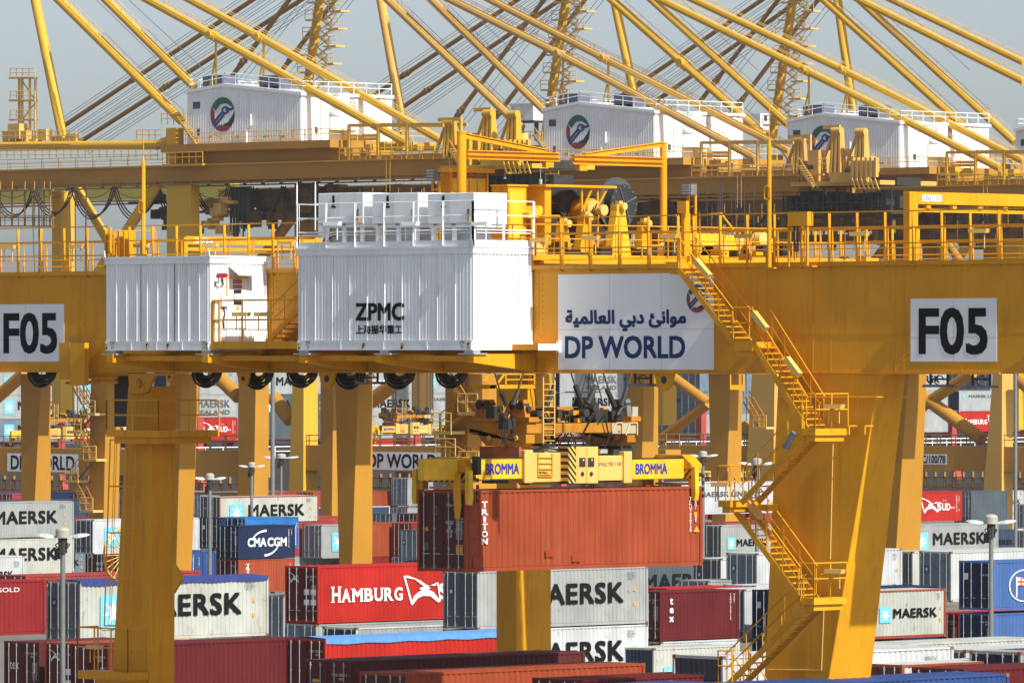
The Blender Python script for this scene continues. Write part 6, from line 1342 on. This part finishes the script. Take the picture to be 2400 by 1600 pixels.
    br = MB(); br.tube(Q(393, 395, Yh + .8), Q(262, 596, Yh + .8), .62, 16); br.tube(Q(178, 438, Yh + 10.8), Q(268, 590, Yh + 10.8), .55, 16); br.tube(Q(262, 590, Yh + .8), Q(190, 700, Yh + .8), .6, 16); br.build('brace', m, o, smooth=True)
    br = MB(); br.tube(Q(-300, 346, Yh + .2), Q(372, 340, Yh + .2), .52, 16); br.tube(Q(372, 340, Yh + .2), Q(398, 328, Yh + .2), .52, 14); br.build('tie_tube', m, o, smooth=True)
    lt = MB(); boxA(lt, Mx(389), My(300), Mx(412), My(384), Yh - .3, 1.2); boxA(lt, Mx(380), My(384), Mx(475), My(389), Yh - 1.4, 2.4); q = Q(380, 384, Yh - 1.4); lt.rail(q, V((Q(475, 384, Yh - 1.4).x, q.y, q.z)), 1.2, 1.2, .05); p, q = Q(415, 275, Yh - .6), Q(460, 340, Yh - .6); lt.bar(p, q, .15, .3); lt.bar(p + UP, q + UP, .06, .06)
    for k in range(12): c = p.lerp(q, k / 12); lt.box(c.x - .2, c.x + .2, Yh - .6, Yh + .2, c.z, c.z + .06)
    lt.rail(Q(378, 292, Yh - .5), Q(436, 292, Yh - .5), 1.2, 1, .05); lt.rail(Q(320, 330, Yh), Q(378, 330, Yh), 1.2, 1, .05); lt.build('leg_head', m, o)
    if ci == 0:
        lt = MB()
        for px, y0, y1 in ((45, 183, 330), (52, 183, 330), (70, 183, 330), (83, 183, 330)): lt.bar(Q(px, y0, Yh + 1), Q(px, y1, Yh + 1), .22, .22)
        for y in (183, 236, 281): lt.bar(Q(24, y, Yh + 1), Q(85, y, Yh + 1), .5, .22); lt.rail(Q(24, y, Yh + .7), Q(82, y, Yh + .7), 1.1, 1, .05)
        lt.bar(Q(52, 190, Yh + 1), Q(83, 236, Yh + 1), .12, .12); lt.bar(Q(83, 240, Yh + 1), Q(52, 281, Yh + 1), .12, .12); lt.bar(Q(52, 285, Yh + 1), Q(83, 325, Yh + 1), .12, .12); lt.build('ladder_tower', YELW, o)
        lt = MB()
        for k in range(16): q = Q(-10 + rg.uniform(0, 185), rg.uniform(318, 342), Yh + rg.uniform(0, 4)); lt.box(q.x, q.x + rg.uniform(.5, 2), q.y, q.y + 1, q.z - .4, q.z + rg.uniform(.2, .9))
        lt.rail(Q(-10, 332, Yh - .4), Q(178, 332, Yh - .4), 1.2, 1.2, .05); lt.rail(Q(0, 376, Yh - .4), Q(370, 376, Yh - .4), 1.2, 1.2, .05); boxA(lt, 18, 290, 45, 325, Yh, 1.2); lt.build('hinge_platform', YELW, o)
        lt = MB()
        for px in (0, 28, 58, 80, 103, 117): lt.bar(Q(px, 425, Yh - .8), Q(px, 530, Yh - .8), .16, .16)
        for y in (446, 510, 530): lt.bar(Q(-5, y, Yh - .8), Q(125, y, Yh - .8), .3, .16)
        lt.rail(Q(-5, 530, Yh - .8), Q(125, 530, Yh - .8), 1.2, 1.2, .05); lt.build('hanging_gallery', STAY, o)
        tq = MB()                                                            # cabin and head block below the trolley
        for k in range(22): q = Q(rg.uniform(465, 545), rg.uniform(472, 555), Yh + rg.uniform(2, 5)); tq.box(q.x, q.x + rg.uniform(.4, 1.4), q.y, q.y + 1, q.z, q.z + rg.uniform(.3, 1.6))
        tq.build('trolley_cabin', YELW, o)
        tq = MB()
        for k in range(12): q = Q(rg.uniform(350, 388), rg.uniform(465, 540), Yh + rg.uniform(2, 5)); tq.box(q.x, q.x + rg.uniform(.4, 1.2), q.y, q.y + 1, q.z, q.z + rg.uniform(.3, 1.2))
        boxA(tq, 300, 468, 760, 473, Yh + 6, .4); boxA(tq, 450, 492, 640, 498, Yh + 5, .4); tq.build('trolley_frame', DKS, o)
        gq = MB(); boxA(gq, 467, 535, 478, 548, Yh + 1.9, .05); gq.build('window', mat('teal cabin glass', (.05, .2, .22), .15), o)
# boom girders of the more distant cranes
K = STS[1]; Yb = PD(1272, 262, 827).y + 30
bo = thing('crane_boom', (PY(250, 455, Yb).x, Yb, PY(250, 455, Yb).z), 'olive box boom of a far quay crane behind the festoon cables at left', 'crane boom')
m = MB(); boxA(m, -120, 437, 540, 469, Yb, 1.6); m.build('girder', OLIV, bo)
m = MB(); boxA(m, -120, 469, 700, 473, Yb - .3, .5); boxA(m, -120, 476, 700, 480, Yb - .3, .3); m.build('trolley_rail', STAY, bo)
# white control cabin high on a far crane
q = PD(1196, 240, 900); o = thing('control_cabin', (q.x, q.y, PD(1196, 282, 900).z), 'small white cabin on a dark platform left of the middle machinery house', 'cabin')
m = MB(); boxAB(m, 1197, 1250, 1272, 244, 282, q.y); m.build('wall', WHT, o); m = MB(); boxAB(m, 1196, 1251, 1274, 241, 244, q.y - .1); m.build('roof', WHT, o)
m = MB(); boxAB(m, 1205, 1252, 1275, 282.3, 287, q.y - .2); boxA(m, 1215, 288, 1222, 330, q.y + 1, .5); boxA(m, 1252, 288, 1256, 330, q.y + 1, .5); m.build('platform', DKS, o)
q = PD(1745, 270, 930); o = thing('control_cabin', (q.x, q.y, PD(1745, 305, 930).z), 'small white cabin with a door beside the striding pylon at right', 'cabin')
m = MB(); boxAB(m, 1738, 1782, 1810, 266, 304, q.y); wo = m.build('wall', WHT, o); m = MB(); boxB(m, 1791, 270, 1798, 284, PY(1782, 280, q.y).x + .03, .03); m.build('window', GLS, o); m = MB(); boxAB(m, 1735, 1783, 1812, 304.5, 309, q.y - .3); m.build('platform', m and YELS, o)

# ------------------------------------------------------------------ quay crane portals near the ground: sill beams with signs, legs
def sill(D, x0, x1, y0, y1, label, sign=None, leg=None, extra=()):
    p = PD((x0 + x1) / 2, y0, D); o = thing('crane_portal', (p.x, p.y, 0), label, 'crane portal', 'portals of the quay cranes'); Y = p.y
    m = MB(); boxA(m, x0, y0, x1, y1, Y, 2.2); b = m.build('sill_beam', GIRD, o)
    r = MB(); a, c = PY(x0, y0, Y), PY(x1, y0, Y); r.rail((a.x, Y + .1, a.z), (c.x, Y + .1, c.z), 1.3, 2.2, .06); r.rail((a.x, Y + 2, a.z), (c.x, Y + 2, c.z), 1.3, 2.2, .06); r.build('handrail', STAY, b)
    m = MB(); boxA(m, x0, y1 + 14, x1, y1 + 17, Y + 3, .5); boxA(m, x0, y1 + 36, x1, y1 + 42, Y + 3, 1.0)
    k = x0
    while k < x1: boxA(m, k, y1 + 1, k + 3, y1 + 36, Y + 3, .3); k += 22
    m.build('lower_gallery', STAY, o)
    if sign:
        for key, a0, b0, a1, b1 in sign: s_ = plate(o, a0, b0, a1, b1, Y - .01); ww = a1 - a0; wordA(s_, key, a0 + ww * .05, b0 + (b1 - b0) * .12, a1 - ww * .05, b1 - (b1 - b0) * .12, Y - .03, TINK)
    for lg in leg or ():
        m = MB(); legbox(m, lg[0], lg[1], Y - .3, Y - .3); m.build('leg', lg[2], o, bevel=.03)
    for (a, c, r) in extra:
        m = MB(); m.tube(PY(*a, Y + 1), PY(*c, Y + 1), r, 16); m.build('brace', GIRD2, o, smooth=True)
    return o
sill(700, -60, 600, 1052, 1113, 'quay crane portal at left whose sign shows behind a crane leg', [('DP WORLD', 17, 1063, 183, 1105)], [((876, 560, 600, 631), (1165, 556, 595, 629), GIRD2), ((700, -90, -70, -50), (1165, -90, -70, -50), YELS)], [((60, 872), (-40, 960), .65), ((500, 872), (560, 930), .7)])
sill(730, 690, 1560, 1048, 1108, 'quay crane portal with the sign in the middle behind the spreader', [('DP WORLD', 852, 1059, 1032, 1101)], [((876, 686, 712, 745), (1165, 676, 711, 745), YELS)], [((640, 930), (682, 985), .8), ((960, 872), (870, 940), .8), ((1100, 872), (1180, 960), .7)])
sill(760, 1545, 2030, 1045, 1105, 'quay crane portal whose sign peeps out right of the spreader', [('DP WORLD', 1440, 1058, 1592, 1098), ('20', 1794, 1066, 1812, 1086)], [((876, 1762, 1816, 1829), (1165, 1745, 1812, 1826), YELT)], [((1555, 868), (1660, 945), .58), ((1660, 945), (1548, 1030), .58), ((1742, 1000), (1772, 1025), .8)])
sill(790, 2100, 2520, 1046, 1104, 'quay crane portal on the right with a number plate on its beam', [('C/100/78', 2158, 1064, 2219, 1088), ('21', 2323, 1067, 2342, 1091)], [((876, 2327, 2349, 2375), (1150, 2305, 2348, 2374), YELT)], [((2280, 872), (2150, 960), .65), ((2165, 930), (2302, 1030), .75), ((2390, 890), (2440, 930), .8)])
# ------------------------------------------------------------------ container ship lying behind the cranes
XSH = PD(510, 977, 897).x
zS = PX(510, 1031, XSH).z
ship = thing('container_ship', (XSH - 20, PX(1200, 1100, XSH).y, -2.2), 'container ship alongside the quay, dark hull and red lashing bridges', 'ship')
ya, yb = PX(-260, 1100, XSH).y, PX(2750, 1100, XSH).y
m = MB(); m.box(XSH - 44, XSH + 1.2, ya, yb, -2.2, zS - 7.5); m.build('hull', mat('dark navy hull paint', (.018, .022, .035), .5), ship)
m = MB(); m.box(XSH - 42, XSH + .2, ya, yb, zS - 7.4, zS - .9); m.build('hatch_coaming', mat('near black deck steel', (.03, .026, .03), .7), ship)
rm = MB(); rm.rail((XSH + 1.1, ya, zS - 2.2), (XSH + 1.1, yb, zS - 2.2), 1.3, 3, .07); rm.build('deck_railing', WHT, ship)
SHR = mat('ship red oxide paint', (.42, .05, .05), .6, grime=.2)
def shipc(anchor, px, tier, paint, door, text, label, art=None, Xo=0.0, group='containers on the ship'):
    z = zS + 2.91 * tier + HC; q = PX(px, 950, XSH + Xo); L = L4
    o = thing('shipping_container', (XSH + Xo, q.y - (L if anchor == 'r' else 0), z - HC), label, 'container', group); WLOC[o] = V((0, 0, 0))
    R = cmeshes(L4, HC); mm = cmat('shaded_ship_white' if paint == 'white' else paint); inst('body', R['body'], mm, o); inst('frame', R['frame'], mm, o); inst('door', R['end'], cmat(door), o)
    decorate(o, text, L4, HC, False); return o
for a, px, t, p_, t_, lb in (
    ('c', -9, 0, 'steel', 'maersk', 'slate container with a star emblem, bottom tier at the ship left edge'), ('c', -9, 1, 'white', 'maersk', 'white container with a blue star square, second tier at the ship left edge'), ('c', -9, 2, 'white', 'maersk', 'white container with a star square cut by the girder at far left'),
    ('c', 170, 0, 'hsred', 'hsud', 'red container on the ship behind the stairs left of the slim leg'), ('c', 170, 1, 'white', 'maersk', 'white container on the ship behind the left distant spreader'), ('c', 170, 2, 'white', 'maersk', 'white container on the ship just under the girder by the distant stairs'),
    ('r', 557, 0, 'hsred', 'hsud', 'red container on the ship right of the slim leg showing BURG'), ('r', 557, 1, 'white', 'sealand', 'white container on the ship lettered MAERSK SEALAND'), ('r', 557, 2, 'white', 'maersk', 'white container on the ship above the MAERSK SEALAND one'),
    ('c', 600, 0, 'dgrey', None, 'dark container on the ship behind the thick mast, bottom tier'), ('c', 600, 1, 'dgrey', 'maersk', 'dark container on the ship behind the thick mast, second tier'), ('c', 600, 2, 'white', 'maersk', 'pale container on the ship behind the thick mast, third tier'),
    ('c', 826, 0, 'white', None, 'plain white container on the ship under the middle distant spreader'), ('c', 826, 1, 'white', 'maersk_nostar', 'white container on the ship with letters behind the middle distant head block'), ('c', 826, 2, 'white', 'hsud', 'white container on the ship right under the girder behind the middle ropes'), ('c', 826, -1, 'hsred', None, 'red container on the ship in the lowest tier behind the middle distant spreader'),
    ('c', 985, 0, 'white', None, 'white container on the ship beside the distant stairs, bottom tier'), ('c', 985, 1, 'white', 'mline', 'white container on the ship beside the distant stairs, second tier'), ('c', 985, 2, 'white', 'maersk', 'white container on the ship beside the distant stairs, third tier'),
    ('c', 1150, 0, 'maroon', None, 'dark red container on the ship behind the hanging ladder'), ('c', 1150, 1, 'brown', None, 'brown container on the ship behind the hanging ladder'), ('c', 1150, 2, 'white', 'maersk', 'white container on the ship behind the hanging ladder'),
    ('c', 1312, 0, 'grey', None, 'grey container on the ship behind the head block, bottom tier'), ('c', 1312, 1, 'white', 'maersk_nostar', 'white container on the ship with letters right of the head block'), ('c', 1312, 2, 'white', 'sealand', 'white container on the ship behind the hoist ropes'),
    ('r', 2222, 0, 'white', None, 'plain white container on the ship right of the big leg'), ('r', 2222, 1, 'white', 'sealand', 'white container on the ship showing the letters AND'), ('r', 2222, 2, 'white', 'maersk', 'white container on the ship under the girder at right'), ('r', 2222, -2.6, 'cream', 'maersk_nostar', 'cream container on the ship below the right portal beam'),
    ('c', 2248, 0, 'hsred', 'hsud', 'red container on the ship behind the diagonal brace at right'), ('c', 2248, 1, 'white', 'mline', 'white container on the ship lettered MAERSK LINE at right'), ('c', 2248, -2.6, 'grey', 'maersk', 'grey container on the ship below the right portal beam')):
    shipc(a, px, t, p_, 'dgrey' if p_ != 'white' else 'darkblue', t_, lb)
# end walls of grey containers farther inboard
for px0, n, tiers, lo in ((1640, 6, (0, 1, 2), 0), (2320, 4, (2,), 0), (2540, 6, (0, 1, 2), 0)):
    q = PX(px0, 950, XSH)
    for k in range(n):
        for t in tiers:
            o = thing('shipping_container', (XSH - 2.5 * k, q.y, zS + 2.91 * t), 'grey container end in the wall of grey containers on the ship', 'container', 'grey container wall on the ship'); WLOC[o] = V((0, 0, 0))
            R = cmeshes(L4, HC); mm = cmat('steel' if (k + t) % 3 else 'grey'); inst('body', R['body'], mm, o); inst('frame', R['frame'], mm, o)
            for j in (0, 1): inst('door_leaf', R['door'], cmat('steel'), o, (-W_ + .1 + j * 1.12, 0, 0))
            for j in (.32, 1.58): inst('locking_bar', R['bar'], GRY, o, (-W_ + j, 0, 0))
            if k % 2: at_(o, 'quad', -W_ + .5, 1.5, .8, .5, LBLU, 'emblem', .02)
# lashing bridges
for px in (-30, 135, 460, 590, 810, 970, 1140, 1300, 1470, 1640, 2228, 2400):
    q = PX(px, 1100, XSH); m = MB()
    for x in (XSH - .2, XSH - 5, XSH - 10, XSH - 15): m.box(x - .5, x + .5, q.y, q.y + 1.0, zS - 7.4, zS + 3); m.prism([(x - 1.5, q.y - .02, zS - 6.6), (x + 1.5, q.y - .02, zS - 6.6), (x + 1.1, q.y - .02, zS - 5.2), (x - 1.1, q.y - .02, zS - 5.2)], (0, 1.04, 0))
    m.box(XSH - 15, XSH + .2, q.y - .05, q.y + 1.05, zS - .4, zS - .1); m.build('lashing_bridge', SHR, ship)

# ------------------------------------------------------------------ the air: thin harbour haze
hz = MB(); hz.box(-1295, 425, -425, 1605, -4.2, 105)
hm = bpy.data.materials.new('haze'); hm.use_nodes = True; n = hm.node_tree; n.nodes.remove(n.nodes['Principled BSDF']); pv = n.nodes.new('ShaderNodeVolumePrincipled')
pv.inputs['Color'].default_value = (.82, .86, .90, 1); pv.inputs['Density'].default_value = HAZE; pv.inputs['Anisotropy'].default_value = 0.1
n.links.new(pv.outputs[0], n.nodes['Material Output'].inputs['Volume'])
ho = hz.build('haze', hm); ho['kind'] = 'stuff'
for o in COL.objects:
    if 'label' in o and not 4 <= len(o['label'].split()) <= 16: print('LABELLEN', o.name, len(o['label'].split()), o['label'])
